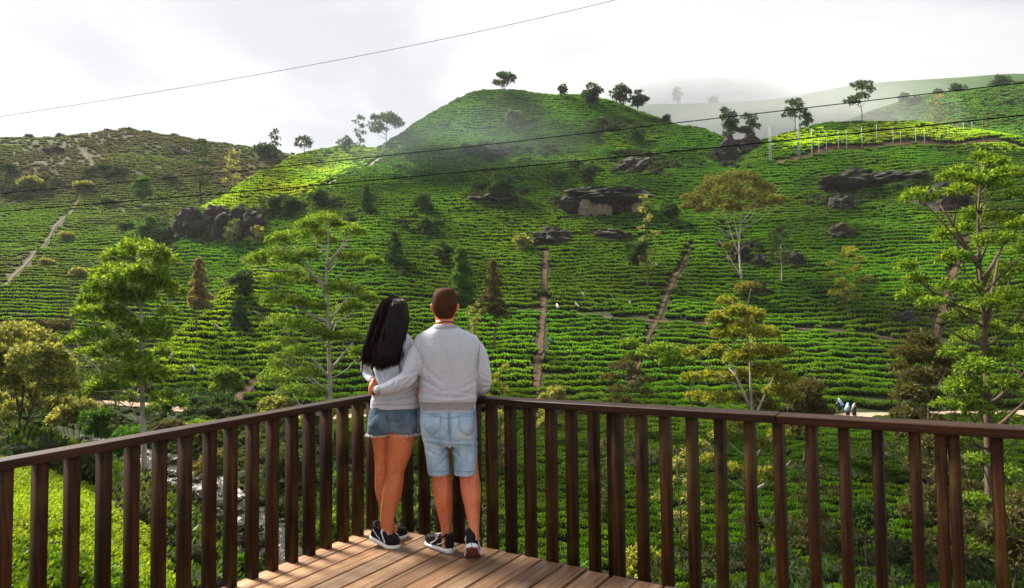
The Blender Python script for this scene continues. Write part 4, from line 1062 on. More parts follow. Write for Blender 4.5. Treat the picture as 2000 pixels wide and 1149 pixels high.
loft(mb, [(771,640,YW,13,0.05),(770,655,YW,28,0.065),(768,670,YW,37,0.085),(769,700,YW,36,0.09),(773,740,YW,36,0.088),(772,775,YW,42,0.095),(771,810,YW,46,0.105),(771,832,YW,46,0.105)], 26)
loft(mb, [(772,584,YW+0.03,5,0.02),(772,588,YW+0.03,12,0.05),(772,596,YW+0.03,17.5,0.075),(772,606,YW+0.03,20,0.086),(772,618,YW+0.035,20,0.086),(772,630,YW+0.045,17,0.072),(772,638,YW+0.03,13.5,0.055),(771,650,YW+0.0,14,0.05)], 26)
ball(mb, at(772, 637, YW + 0.10), (0.034, 0.03, 0.026)); ball(mb, at(772, 620, YW + 0.128), (0.012, 0.02, 0.022)); ball(mb, at(765, 612, YW + 0.112), 0.011); ball(mb, at(779, 612, YW + 0.112), 0.011)
limb(mb, [(730,674,YW,9),(718,700,YW+0.05,8),(713,720,YW+0.10,7.5),(722,738,YW+0.04,6.5),(731,746,YW-0.05,5.6)])
limb(mb, [(802,674,YW,9),(808,710,YW-0.01,8),(812,742,YW-0.02,7.5),(816,760,YW-0.03,6),(819,768,YW-0.04,5.4)])
h1 = at(732, 748, YW - 0.07); ball(mb, h1 + np.array([0.0, 0, -0.012]), (0.018, 0.026, 0.030))
for k_, ln in enumerate((0.052, 0.060, 0.056, 0.045)):
    b_ = h1 + np.array([-0.014 + 0.002 * k_, -0.010 + 0.012 * k_, -0.030]); finger(mb, [b_, b_ + np.array([-0.006, 0.004, -ln * 0.5]), b_ + np.array([0.002, 0.008, -ln])], 0.0068)
finger(mb, [h1 + np.array([0.008, -0.01, 0.0]), h1 + np.array([0.020, -0.014, -0.014]), h1 + np.array([0.028, -0.012, -0.030])], 0.0075)
h2 = at(820, 770, YW - 0.05); ball(mb, h2, (0.024, 0.016, 0.030))
for k_, ln in enumerate((0.05, 0.058, 0.054, 0.042)):
    b_ = h2 + np.array([0.014, -0.002, 0.016 - 0.013 * k_]); finger(mb, [b_, b_ + np.array([ln * 0.5, -0.006, 0]), b_ + np.array([ln, 0.006, -0.002])], 0.0068)
finger(mb, [h2 + np.array([0, -0.005, 0.02]), h2 + np.array([0.016, -0.01, 0.036]), h2 + np.array([0.036, -0.008, 0.042])], 0.0075)
me = fuse(mb, 0.0055, 4)
folds(me, leg_form([(772, 924, 10), (744, 924, 8)], [(765, 962, 11), (743, 958, 8)], 1030))
part('body', me, WOMAN, M_SKIN)
mb = MB()
loft(mb, [(771,644,YW,15,0.056),(770.5,650,YW,24,0.066),(769,658,YW,33,0.078),(768,668,YW,38.5,0.092),(768,684,YW,39,0.102),(769,704,YW,39,0.106),(772,726,YW,39,0.104),(775,744,YW,39,0.104),(774.5,760,YW,42,0.110),(773,773,YW,46,0.118),(772,782,YW,47,0.118),(771.5,789,YW,47,0.113),(771.5,797,YW,47.5,0.112)], 36)
limb(mb, [(734,672,YW,12),(724,686,YW+0.02,11.5),(717,703,YW+0.05,10.5),(714.5,720,YW+0.09,9.8),(721,736,YW+0.05,8.2),(728.5,743,YW-0.02,6.8)], 18)
limb(mb, [(800,672,YW,12.5),(806,692,YW,12),(809,715,YW-0.01,11),(812,740,YW-0.02,10),(816,757,YW-0.03,8)], 18)
me = fuse(mb, 0.0062, 5)
def w_folds(V):
    q = proj(V); x, y = q[:, 0], q[:, 1]; o = np.zeros(len(V)); g = lambda c, s, v: np.exp(-((v - c) / s) ** 2)
    for (cx, cy, ax, L_, w_, am) in [(775,779,-0.12,34,2.4,-.008),(795,774,-0.25,24,2.2,-.007),(750,781,0.12,22,2.2,-.007),(742,730,1.25,26,2.2,-.006),(752,732,1.4,26,2.2,-.005),(736,722,1.1,20,2.0,-.006),(800,764,-0.5,18,2.2,-.006),(722,715,1.3,20,1.6,-.004)]:
        u = (x - cx) * math.cos(ax) + (y - cy) * math.sin(ax); v = -(x - cx) * math.sin(ax) + (y - cy) * math.cos(ax)
        o += am * g(0, w_, v) * g(0, L_, u) - am * 0.6 * g(w_ * 1.9, w_, v) * g(0, L_, u)
    nz_ = np.array([mnoise.noise(Vector((v[0] * 10, v[1] * 10, v[2] * 6))) for v in V]); return 1.5 * o + 0.005 * nz_
folds(me, w_folds)
TOP = part('top', me, WOMAN, M_KNIT); bv = bvh_world(TOP, WOMAN)
sew('seam', bv, [[(725, 788.5), (750, 791.5), (775, 791.5), (800, 790), (818, 788)]], WOMAN, TOP, M_THREAD)
mb = MB()
loft(mb, [(771.5,790,YW,46,0.106),(771,803,YW,48.5,0.114),(770.5,818,YW,50.5,0.124),(770.5,832,YW,51,0.122),(770.5,842,YW,50,0.112)], 34)
loft(mb, [(743,826,YW,24,0.104),(741,838,YW,23.2,0.098),(739.5,848,YW,22.2,0.094)], 26)
loft(mb, [(792,826,YW,30,0.108),(791,836,YW,31,0.104),(791,846,YW,31,0.102)], 26)
ball(mb, at(746, 826, YW - 0.07), (0.075, 0.062, 0.075)); ball(mb, at(793, 826, YW - 0.072), (0.085, 0.064, 0.078))
me = fuse(mb, 0.006, 5)
def ws_folds(V):
    q = proj(V); x, y = q[:, 0], q[:, 1]; o = np.zeros(len(V)); g = lambda c, s, v: np.exp(-((v - c) / s) ** 2)
    for (cx, cy, ax, L_, w_, am) in [(756,815,1.1,20,2.4,-.010),(758,838,1.5,12,2.0,-.010),(745,842,0.2,14,2,-.005),(785,838,0.12,20,2,-.005),(752,808,0.8,12,2.4,-.006)]:
        u = (x - cx) * math.cos(ax) + (y - cy) * math.sin(ax); v = -(x - cx) * math.sin(ax) + (y - cy) * math.cos(ax)
        o += am * g(0, w_, v) * g(0, L_, u)
    nz_ = np.array([mnoise.noise(Vector((v[0] * 16, v[1] * 16, v[2] * 12))) for v in V]); return o + 0.003 * nz_
folds(me, ws_folds)
SHW = part('shorts', me, WOMAN, M_DEND); bv = bvh_world(SHW, WOMAN)
sew('stitching', bv, ([(757,806),(755,818),(775,820.5),(790,815),(795,801)], [(722,818),(731,813),(735,802)], [(757,822),(776,823),(792,817)], [(753,800),(754,815),(758,830)]), WOMAN, SHW, M_STD)
# frayed hem, laced side
mb = MB(); rs = np.random.default_rng(3); L0 = np.array(WOMAN.location)
for (xc, hw_, yc, ry) in ((739.5, 22.6, 847.0, 0.097), (791, 31.4, 845.2, 0.105)):
    for i in range(150):
        a = rs.random() * 6.283; c = at(xc, yc + 0.8 * math.sin(a * 3) , YW); p_ = c + np.array([hw_ * YW / FPX * np.sign(math.cos(a)) * abs(math.cos(a)) ** 0.86, ry * np.sign(math.sin(a)) * abs(math.sin(a)) ** 0.86, 0])
        q_ = p_ + np.array([0.006 * rs.normal(), 0.004 * rs.normal(), -0.008 - 0.008 * rs.random()])
        mb.tube(np.array([p_ + (0, 0, 0.004), (p_ + q_) / 2 + rs.normal(size=3) * 0.0015, q_]) - L0, 0.0013, 3)
mb.build('frayed_hem', M_FRAY, SHW)
mb = MB()
for i in range(9):
    y_ = 799 + i * 5.0
    for s_ in (0, 1):
        a_, b_ = on_surface(bv, 816.0 if s_ else 820.0, y_, 0.003), on_surface(bv, 820.0 if s_ else 816.0, y_ + 4, 0.003)
        if a_ is not None and b_ is not None: mb.tube(np.array([a_, (a_ + b_) / 2 - np.array([0, 0.003, 0]), b_]) - L0, 0.0018, 4)
if mb.n: mb.build('side_lacing', M_FRAY, SHW, True)
# long hair
YH = YW
prof = [(771,578.5,5),(771,581,14),(769.5,586,21.5),(768.5,593,26),(767,602,29),(764.5,614,32),(761.5,628,35),(757.5,644,36),(753.5,660,36.5),(750,676,37.5),(747.5,690,38),(745,702,37),(744,706,30),(744,711,20),(744,715,9)]
dep = [0.02,0.058,0.09,0.108,0.116,0.115,0.106,0.09,0.076,0.064,0.056,0.048,0.04,0.03,0.018]
ctr = [0.025,0.025,0.022,0.018,0.012,0.0,-0.018,-0.04,-0.06,-0.076,-0.086,-0.094,-0.098,-0.1,-0.1]
mb = MB(); loft(mb, [(x, y, YH + c_, w_, d_) for (x, y, w_), d_, c_ in zip(prof, dep, ctr)], 72)
me = mb.mesh('hair'); V = co_of(me)
q = proj(V); cx = np.interp(q[:, 1], [p_[1] for p_ in prof], [p_[0] for p_ in prof])
ang = (q[:, 0] - cx) / np.maximum(1, np.interp(q[:, 1], [p_[1] for p_ in prof], [p_[2] for p_ in prof]))
grow_ = np.clip((q[:, 1] - 582) / 60, 0, 1)
rip = np.array([mnoise.noise(Vector((a * 9, 3.3, y * 0.010))) + 0.5 * mnoise.noise(Vector((a * 24, 7.1, y * 0.016))) for a, y in zip(ang, q[:, 1])])
V[:, 1] += -0.016 * rip * grow_; V[:, 2] += (q[:, 1] > 700) * 0.03 * rip; V[:, 0] += 0.006 * rip * grow_ * np.sign(ang)
set_co(me, V); HAIR = part('hair', me, WOMAN, M_HAIRB)
mb = MB(); rs = np.random.default_rng(11); py_ = [p_[1] for p_ in prof]
for i in range(900):
    a = (rs.random() * 2 - 1) * 1.02 if i > 120 else rs.choice([-1, 1]) * (0.95 + 0.09 * rs.random())
    y0 = 582 + 60 * rs.random() ** 2; y1 = 700 + 27 * rs.random() - 12 * abs(a)
    ys = np.linspace(y0, y1, 11); wv = (0.045 if i % 3 else 0.10) * math.sin(rs.random() * 6.28); ph = rs.random() * 6.28
    P = []
    for k_, y in enumerate(ys):
        aa = a + wv * math.sin(y * 0.05 + ph) * (y - y0) / 90
        w_ = np.interp(y, py_, [p_[2] for p_ in prof]) if y < 702 else 37 - (y - 702) * 0.25
        x = np.interp(y, py_, [p_[0] for p_ in prof]) + aa * w_
        d_ = np.interp(y, py_, dep); c_ = np.interp(y, py_, ctr)
        Yd = YH + c_ - d_ * math.sqrt(max(0, 1 - min(1, aa * aa))) - 0.004 * rs.random()
        P.append(at(x, y, Yd))
    mb.tube(np.array(P) - L0, np.linspace(0.0028, 0.0011, 11), 4)
for i in range(90):                      # flyaway hairs along the outline and the ends
    sgn = rs.choice([-1, 1]); y0 = 600 + 100 * rs.random(); ys = np.linspace(y0, min(735, y0 + 30 + 50 * rs.random()), 7); P = []
    for k_, y in enumerate(ys):
        w_ = np.interp(y, py_, [p_[2] for p_ in prof]) if y < 702 else 36
        P.append(at(np.interp(y, py_, [p_[0] for p_ in prof]) + sgn * (w_ * 0.97 + (k_ / 6) ** 1.5 * 7 * rs.random()), y, YH + np.interp(y, py_, ctr) + 0.02 * rs.normal()))
    mb.tube(np.array(P) - L0, np.linspace(0.0012, 0.0005, 7), 3)
M_STRAND = hair_mat('black_hair_sheen', (0.005, 0.004, 0.004), (0.012, 0.009, 0.009), 0.40, 0.14)
mb.build('hair_strand', M_STRAND, HAIR, True)
bpy.data.scenes.remove(_tmp)
# ------------------------------------------------------------------ trees
LM = {
 'green': leaf_mat('leaf_green', [(0.032, 0.085, 0.008), (0.085, 0.19, 0.014), (0.17, 0.30, 0.026), (0.33, 0.42, 0.06)], 0.5),
 'bright': leaf_mat('leaf_bright', [(0.03, 0.10, 0.012), (0.06, 0.17, 0.02), (0.11, 0.23, 0.03)], 0.40),
 'dark': leaf_mat('leaf_dark', [(0.018, 0.05, 0.013), (0.034, 0.085, 0.02), (0.06, 0.12, 0.028)], 0.32),
 'olive': leaf_mat('leaf_olive', [(0.07, 0.10, 0.022), (0.16, 0.195, 0.045), (0.28, 0.30, 0.09), (0.42, 0.42, 0.17)], 0.5),
 'brown': leaf_mat('leaf_brown', [(0.045, 0.058, 0.016), (0.085, 0.09, 0.026), (0.15, 0.125, 0.045)], 0.32),
 'yellow': leaf_mat('leaf_yellow', [(0.055, 0.11, 0.012), (0.14, 0.19, 0.02), (0.30, 0.32, 0.04), (0.45, 0.43, 0.09)], 0.42),
 'tan': leaf_mat('leaf_tan', [(0.12, 0.095, 0.04), (0.22, 0.18, 0.08), (0.36, 0.30, 0.15)], 0.35),
 'rust': leaf_mat('leaf_rust', [(0.04, 0.085, 0.012), (0.10, 0.15, 0.022), (0.21, 0.22, 0.045), (0.30, 0.19, 0.055)], 0.36),
 'pale': leaf_mat('leaf_pale', [(0.05, 0.095, 0.035), (0.09, 0.15, 0.05), (0.14, 0.20, 0.07)], 0.38),
}
def bark_mat(name, a, b, c):
    m, t, p, o = mat(name)
    f = noise(t, 1.6, 6, 0.65, stretch=(3, 3, 0.6))
    t.links.new(ramp(t, f, [(0.3, a), (0.5, b), (0.72, c)]), p.inputs['Base Color']); p.inputs['Roughness'].default_value = 0.85
    bump(t, p, noise(t, 9, 5, 0.6, stretch=(2, 2, 0.5)), 0.6, 0.03)
    return m
BM_ = {
 'pale': bark_mat('bark_pale', (0.16, 0.12, 0.09), (0.34, 0.30, 0.25), (0.52, 0.48, 0.42)),
 'brown': bark_mat('bark_brown', (0.045, 0.026, 0.016), (0.085, 0.05, 0.032), (0.14, 0.09, 0.06)),
 'dark': bark_mat('bark_dark', (0.02, 0.014, 0.01), (0.035, 0.024, 0.017), (0.06, 0.042, 0.03)),
}
def tufts(c, r, n_tuft, n_leaf, L, W, rs, droop=0.35, up=0.25):
    """leaves in tufts spread through an ellipsoid clump, denser near its outside and its top"""
    d = rs.normal(size=(n_tuft, 3)); d /= np.linalg.norm(d, axis=1)[:, None]
    d[:, 2] = np.where(d[:, 2] < -0.25, -d[:, 2] * 0.6, d[:, 2])
    pos = np.asarray(c) + d * np.asarray(r) * (0.35 + 0.65 * rs.random((n_tuft, 1)) ** 0.6)
    T = np.repeat(pos, n_leaf, 0); n = len(T)
    od = np.repeat(d * np.array([1, 1, 0.8]), n_leaf, 0)
    a = rs.normal(size=(n, 3)) * 0.75 + od * 0.8 + np.array([0, 0, up - droop]); a /= np.linalg.norm(a, axis=1)[:, None] + 1e-9
    sd = np.cross(a, rs.normal(size=(n, 3)) + np.array([0, 0, 1.3])); sd /= np.linalg.norm(sd, axis=1)[:, None] + 1e-9
    s = 0.6 + 0.8 * rs.random((n, 1))
    b = T + a * L * 0.15
    V = np.stack([b, b + a * L * 0.5 * s + sd * W * s * 0.5, b + a * L * s - np.array([0, 0, 1]) * L * 0.22 * droop, b + a * L * 0.5 * s - sd * W * s * 0.5], 1)
    return V.reshape(-1, 3)
def curve(p0, p1, sag, k=5):
    t = np.linspace(0, 1, k)[:, None]
    P = p0 + (p1 - p0) * t
    P[:, 2:] += 0; P = P + np.asarray(sag) * (t * (1 - t) * 4)
    return P
CENSUS = {}
def tree(label, px, pyb, pyt, wpx, style='round', leaf='dark', bark='brown', name='tree', d=None, clumps=None, trunk=None, dens=1.0, group=None, crown0=None, fl=1.0, thick=1.0, droop=0.35, seed=None, lw=None, grow=1.0):
    rs = np.random.default_rng(seed if seed is not None else int(px * 7 + pyt * 13) % 100000)
    if d is None: base = hit(px, pyb); d = base[1]
    else:
        base = at(px, pyb, d); base[2] = float(ground(base[0], base[1]))
    s = d / FPX                                   # metres per photo pixel there
    top = at(px, pyt, d)
    H = max(0.6, top[2] - base[2]) * (1.12 if pyb < 312 else 1.0); Wd = wpx * s
    base = base - np.array([0, 0, 0.1])
    root = empty(name, base, label, 'bush' if name in ('bush', 'shrub') else 'tree', group)
    C = []                                        # clumps: centre, radii (local)
    if clumps:
        for cl in clumps:
            cx, cy_, rr = cl[:3]; rr = rr * grow * (0.85 + 0.3 * rs.random()); fz = (cl[3] if len(cl) > 3 else 0.62) * (0.85 + 0.75 * rs.random())
            dd = d + (rs.random() - 0.5) * Wd * 0.75
            C.append((at(cx, cy_, dd) - base, np.array([rr * s, rr * s, rr * s * fz])))
    elif style == 'round':
        c0 = crown0 or 0.32; n = 11
        for i in range(n):
            v = rs.normal(size=3); v /= np.linalg.norm(v); v *= 0.72 * rs.random() ** 0.33
            rr = Wd * (0.17 + 0.09 * rs.random())
            C.append((np.array([v[0] * Wd / 2, v[1] * Wd / 2, H * (c0 + (1 - c0) * (0.5 + v[2] * 0.5)) - rr * 0.3]), np.array([rr, rr, rr * 0.8])))
    elif style == 'umbrella':
        c0 = crown0 or 0.5; n = 13
        for i in range(n):
            a = i * 2.4 + rs.random(); q = math.sqrt((i + 0.5) / n) * 0.82
            rr = Wd * (0.13 + 0.08 * rs.random())
            z = H * (c0 + (1 - c0) * (1 - q * q * 0.75)) - rr * 0.55 - (H * (1 - c0) * 0.35 * rs.random() if i % 3 == 0 else 0)
            C.append((np.array([math.cos(a) * q * Wd / 2, math.sin(a) * q * Wd / 2, z]), np.array([rr, rr, rr * 0.55])))
    elif style == 'cone':
        c0 = crown0 or 0.18; n = 15
        for i in range(n):
            t = (i + 0.5) / n; a = i * 2.4; q = (1 - t) ** 0.8 * (0.35 + 0.65 * rs.random()) + 0.02
            rr = Wd * (0.10 + 0.16 * (1 - t) + 0.03 * rs.random())
            C.append((np.array([math.cos(a) * q * Wd * 0.38, math.sin(a) * q * Wd * 0.38, H * (c0 + (1 - c0) * t) - rr * 0.3]), np.array([rr, rr, rr * 0.9])))
    elif style in ('sparse', 'tall'):
        c0 = crown0 or 0.3; n = 12 if style == 'tall' else 14
        for i in range(n):
            t = (i + 0.5) / n; a = i * 2.4 + rs.random(); env = math.sin(math.pi * (0.12 + 0.82 * t)) ** 0.7
            q = env * (0.3 + 0.7 * rs.random())
            rr = Wd * (0.11 + 0.07 * rs.random())
            C.append((np.array([math.cos(a) * q * Wd / 2, math.sin(a) * q * Wd / 2, H * (c0 + (1 - c0) * t) - rr * 0.4]), np.array([rr, rr, rr * 0.6])))
    elif style == 'bush':
        n = 9
        for i in range(n):
            a = i * 2.4; q = math.sqrt((i + 0.4) / n) * 0.7
            rr = max(Wd * 0.22, 0.15) * (0.8 + 0.5 * rs.random())
            C.append((np.array([math.cos(a) * q * Wd / 2, math.sin(a) * q * Wd / 2, max(0.1, H * (0.75 - 0.45 * q * rs.random()) - rr * 0.3)]), np.array([rr, rr, min(rr, H * 0.4)])))
    # trunk and limbs
    mb = MB()
    r0 = max(0.04, 0.0105 * H + 0.004 * Wd, 0.9 * s) * thick
    if trunk:
        stems = trunk if isinstance(trunk[0][0], (tuple, list)) else [trunk]
        TP = []
        for st in stems:
            P = np.array([at(a, b, d) - base for a, b in st]); P[:, 1] += np.linspace(0, 1, len(P)) * 0.3 * (rs.random() - 0.5)
            if st is stems[0]: P[0] = (P[0][0], P[0][1], min(P[0][2], -0.2))
            P = resample(P, max(0.35, H / 26))
            rad = np.linspace(r0 if st is stems[0] else r0 * 0.6, r0 * 0.16, len(P)); TP.append((P, rad))
            mb.tube(P, rad, 7)
    else:
        tz = H * (0.97 if style in ('cone', 'tall', 'sparse') else 0.78)
        k = 9; t = np.linspace(0, 1, k)
        wob = np.cumsum(rs.normal(size=(k, 2)), 0) * 0.012 * H; wob -= wob[0]
        P = np.stack([wob[:, 0], wob[:, 1], -0.3 + t * (tz + 0.3)], 1)
        rad = r0 * (1 - 0.85 * t) + (0.6 * r0 * np.exp(-t * 14)); TP = [(P, rad)]
        if style != 'bush': mb.tube(P, rad, 7)
    for c, r in C:
        best = None
        for P, rad in TP:
            hz = np.linalg.norm(P[:, :2] - c[:2], axis=1)
            want = c[2] - 0.55 * hz - 0.15 * H * 0.2
            j = int(np.argmin(np.abs(P[:, 2] - want) + 0.55 * hz)); v = abs(P[j, 2] - want[j]) + hz[j] * 0.55
            if best is None or v < best[0]: best = (v, P[j], rad[j])
        p0, rr = best[1], best[2]
        if style == 'bush': p0 = np.array([c[0] * 0.2, c[1] * 0.2, -0.1]); rr = r0 * 0.5
        L_ = np.linalg.norm(c - p0)
        if L_ > 0.05:
            B = curve(p0, c, (rs.normal() * 0.05 * L_, rs.normal() * 0.05 * L_, -0.07 * L_), 5)
            mb.tube(B, np.linspace(min(rr * 0.7, 0.02 + 0.012 * L_), 0.012, 5), 5)
            for _ in range(2 if fl else 4):
                e_ = c + rs.normal(size=3) * r * 0.7
                mb.tube(curve(B[3], e_, rs.normal(size=3) * 0.06 * L_, 4), np.linspace(min(0.3 * rr, 0.03), 0.008, 4), 4)
    if style == 'bare':
        for i in range(46):
            t = 0.28 + 0.68 * rs.random(); j = t * (len(P) - 1); p0 = np.array([np.interp(j, range(len(P)), P[:, q]) for q in range(3)])
            a = rs.random() * 6.28; l_ = Wd * 0.55 * (1.15 - t) * (0.5 + 0.6 * rs.random())
            e_ = p0 + np.array([math.cos(a) * l_, math.sin(a) * l_, l_ * 0.75])
            B = curve(p0, e_, rs.normal(size=3) * 0.06 * l_, 5); mb.tube(B, np.linspace(0.22 * r0, 0.05 * r0, 5), 4)
            for _ in range(4):
                f_ = B[2 + rs.integers(0, 3)]; mb.tube(curve(f_, f_ + rs.normal(size=3) * 0.25 * l_ + np.array([0, 0, 0.2 * l_]), (0, 0, 0), 3), (0.07 * r0, 0.04 * r0, 0.02 * r0), 3)
    if mb.n: mb.build('trunk' if style != 'bush' else 'stem', BM_[bark], root, True)
    if fl and C:
        L_ = max(0.23, 4.6 * s) * (lw[0] if lw else 1); W_ = max(0.075, 2.0 * s) * (lw[1] if lw else 1); Vs = []
        for c, r in C:
            area = r[0] * max(r[2], 0.4 * r[0]) * 3.14
            nt_ = int(np.clip(area / (L_ * L_) * 3.4 * dens * (0.6 if pyb < 312 else 1.0), 6, 170)); nl_ = 11 if d < 75 else 8
            Vs.append(tufts(c, r, nt_, nl_, L_, W_, rs, droop))
        V = np.concatenate(Vs)
        o = link('crown' if style != 'bush' else 'foliage', mesh_np('crown', V, np.arange(len(V)).reshape(-1, 4)), root, LM[leaf])
    return root

# the tall trees that stand in the valley, in front of the slope
tree('tall green tree with layered drooping crown and bare pale trunk behind the left railing', 284, 1030, 462, 170, leaf='green', bark='pale', d=37, thick=1.15, dens=1.15, grow=1.05,
     trunk=[(287,1035),(284,960),(281,860),(278,780),(277,700),(275,620),(277,540),(272,480)],
     clumps=[(268,486,34),(300,500,30),(238,505,36),(212,535,34),(250,545,34),(290,540,34),(322,512,22),(205,565,34),(238,585,34),(190,590,30),(275,580,30),(318,560,26),(165,612,22),(215,618,36),(180,655,30),(150,665,22),(260,640,24),(235,680,26),(300,655,32),(330,610,18),(345,575,16),(200,690,28),(170,690,20),(270,705,22),(315,690,16),
              (235,745,34),(200,760,30),(270,735,34),(305,735,30),(180,765,22),(320,775,22),(250,780,24),(345,790,18),(310,800,22)])
tree('tall airy pale-limbed tree on the slope left of the dark-haired woman', 645, 812, 416, 225, leaf='green', bark='pale', d=56, dens=1.35, grow=1.2, lw=(0.9, 0.9),
     trunk=[[(646,830),(645,760),(643,700),(641,640),(638,580),(636,540),(637,500),(648,450),(640,425)],[(636,560),(610,525),(590,510),(560,500)],[(640,628),(600,618),(570,600),(555,585)],[(638,575),(612,530),(596,520),(575,480)],[(638,520),(660,480),(690,455)],[(641,630),(668,600),(688,570)],[(645,725),(666,690),(690,670)],[(644,740),(625,700),(600,690)]],
     clumps=[(632,432,26,.5),(660,440,22,.5),(600,440,24,.5),(570,462,24,.5),(612,462,26,.5),(545,470,20,.5),(690,455,20,.5),(640,470,20,.5),(530,500,24,.5),(500,510,22,.5),(560,510,26,.5),(600,500,22,.5),(665,500,18,.5),(700,505,28,.45),(728,512,16,.5),(575,540,28,.5),(545,550,24,.5),(610,550,20,.5),(660,565,24,.5),(690,570,20,.5),(720,585,18,.5),(540,590,24,.5),(580,590,24,.5),(610,600,20,.5),(668,610,18,.5),(690,600,16,.5),(545,630,26,.5),(590,640,28,.5),(620,650,18,.5),(555,670,24,.5),(525,680,20,.5),(650,660,18,.5),(690,660,16,.5),(700,690,14,.5),(585,690,28,.5),(550,715,30,.6),(600,730,26,.5),(535,745,28,.6),(570,765,26,.6),(610,770,22,.5)])
tree('spreading multi-stemmed tree with dry olive crown at the far left', 42, 1066, 640, 210, leaf='olive', bark='dark', d=29, thick=1.0, dens=1.15, grow=1.12, lw=(0.8, 0.8),
     trunk=[[(38,1070),(40,960),(40,870),(40,810),(30,760),(20,700),(25,660)],[(40,860),(62,800),(80,740),(90,690)],[(40,815),(50,760),(48,700),(55,660)],[(38,870),(15,850),(-10,830)]],
     clumps=[(20,652,26),(50,650,28),(-10,665,28),(75,668,26),(30,685,28),(0,700,30),(60,700,28),(95,695,24),(-20,720,28),(40,728,26),(110,715,22),(125,735,18),(80,735,26),(10,750,26),(55,765,24),(105,760,24),(135,755,14),(-15,780,24),(85,790,22),(120,785,16),(30,795,18),(140,715,12),(5,820,18)])
tree('feathery yellow-leaved tree with pale trunk beyond the right railing', 1466, 1080, 575, 190, leaf='yellow', bark='pale', d=36, dens=2.0, grow=1.2, droop=0.15, lw=(0.8, 0.75),
     trunk=[[(1474,1100),(1472,980),(1468,860),(1466,760),(1464,690),(1455,620),(1430,590)],[(1467,800),(1440,740),(1420,690)],[(1466,830),(1500,760),(1520,720)],[(1468,900),(1510,850),(1540,820)],[(1468,860),(1420,820),(1390,790)],[(1470,960),(1520,940),(1545,900)]],
     clumps=[(1420,590,18,.5),(1440,615,24,.5),(1405,625,18,.5),(1470,620,22,.5),(1455,650,24,.5),(1420,655,22,.5),(1495,655,20,.5),(1400,690,20,.5),(1480,690,24,.5),(1440,700,22,.5),(1520,690,18,.5),(1350,690,14,.5),(1500,725,22,.5),(1460,735,22,.5),(1420,740,20,.5),(1380,735,18,.5),(1535,740,18,.5),(1350,740,14,.5),(1515,765,20,.5),(1475,780,22,.5),(1430,780,20,.5),(1395,780,20,.5),(1545,775,14,.5),(1360,775,14,.5),(1500,800,18,.5),(1450,830,22,.5),(1410,850,20,.5),(1520,850,16,.5),(1480,870,20,.5),(1430,920,18,.5),(1500,930,18,.5),(1385,900,16,.5),(1365,870,12,.5)])
tree('very tall open tree with tufted crown at the right edge of the view', 1934, 1120, 295, 280, leaf='green', bark='brown', d=33, dens=1.15, grow=1.12, thick=1.0, lw=(0.85, 0.85),
     trunk=[[(1936,1150),(1934,1000),(1930,860),(1928,760),(1926,660),(1918,560),(1912,500),(1908,440),(1912,380),(1920,320)],[(1928,800),(1960,770),(2000,740),(2030,700)],[(1930,780),(1890,740),(1870,710)],[(1924,640),(1950,560),(1955,500)],[(1912,520),(1880,480),(1855,440),(1835,400)],[(1934,850),(1965,820),(2010,780)],[(1916,560),(1945,540),(1955,480)]],
     clumps=[(1915,310,22,.5),(1945,320,22,.5),(1880,335,20,.5),(1970,345,24,.5),(1855,345,18,.5),(1910,355,26,.5),(1940,365,24,.5),(1795,385,24,.5),(1870,375,20,.5),(1985,380,22,.5),(1905,420,26,.5),(1950,425,22,.5),(1990,440,22,.5),(1845,460,18,.5),(1880,450,16,.5),(1960,470,24,.5),(2000,490,20,.5),(1920,470,18,.5),(1860,505,22,.5),(1770,520,16,.5),(1980,530,26,.5),(1940,545,22,.5),(1790,548,22,.5),(1850,560,22,.5),(1900,560,20,.5),(1775,580,26,.5),(1820,590,22,.5),(1960,590,28,.5),(2000,600,24,.5),(1900,610,26,.5),(1860,620,20,.5),(1930,640,26,.5),(1980,655,26,.5),(1890,660,24,.5),(1995,700,26,.5),(1860,690,22,.5),(1950,690,22,.5),(1905,720,24,.5),(1880,760,26,.5),(1960,750,22,.5),(1990,760,20,.5),(1850,790,24,.5),(1910,800,22,.5),(1960,820,22,.5),(1895,850,20,.5),(1985,850,22,.5),(1915,900,22,.5),(1965,925,24,.5),(1995,965,22,.5),(1905,975,20,.5),(1950,1010,24,.5),(1990,1050,24,.5),(1925,1070,22,.5)])
tree('dense brownish-green tree standing left of the tall tree at the right edge', 1812, 1090, 655, 150, leaf='brown', bark='brown', d=39, dens=1.3, grow=1.15,
     trunk=[[(1816,1110),(1814,980),(1813,860),(1812,760),(1806,700),(1800,665)],[(1813,840),(1785,790),(1765,740)],[(1813,800),(1835,750),(1850,720)]],
     clumps=[(1800,668,22),(1770,690,22),(1825,690,24),(1800,705,26),(1850,712,20),(1760,720,22),(1785,740,24),(1830,740,24),(1865,745,18),(1775,775,24),(1815,780,24),(1850,790,22),(1765,810,22),(1800,825,26),(1835,840,24),(1770,850,22),(1810,870,22),(1850,870,18),(1790,910,24),(1830,930,22),(1800,970,22),(1775,1000,18),(1830,1010,20)])
tree('orange-topped tree with several white stems high on the slope', 1450, 548, 332, 185, leaf='rust', bark='pale', dens=1.0, thick=0.75,
     trunk=[[(1450,552),(1445,520),(1443,480),(1446,440),(1452,400),(1445,370)],[(1445,500),(1428,460),(1418,420),(1410,390)],[(1446,440),(1470,405),(1485,395)],[(1443,470),(1432,425),(1430,390)],[(1448,540),(1425,505),(1405,470)]],
     clumps=[(1432,348,26),(1400,358,26),(1462,352,26),(1380,375,22),(1420,378,28),(1455,385,28),(1490,372,24),(1500,395,20),(1475,405,18),(1520,395,14),(1400,400,24),(1430,408,22),(1360,392,14),(1345,405,16),(1375,410,14),(1340,385,10),(1420,482,11)])
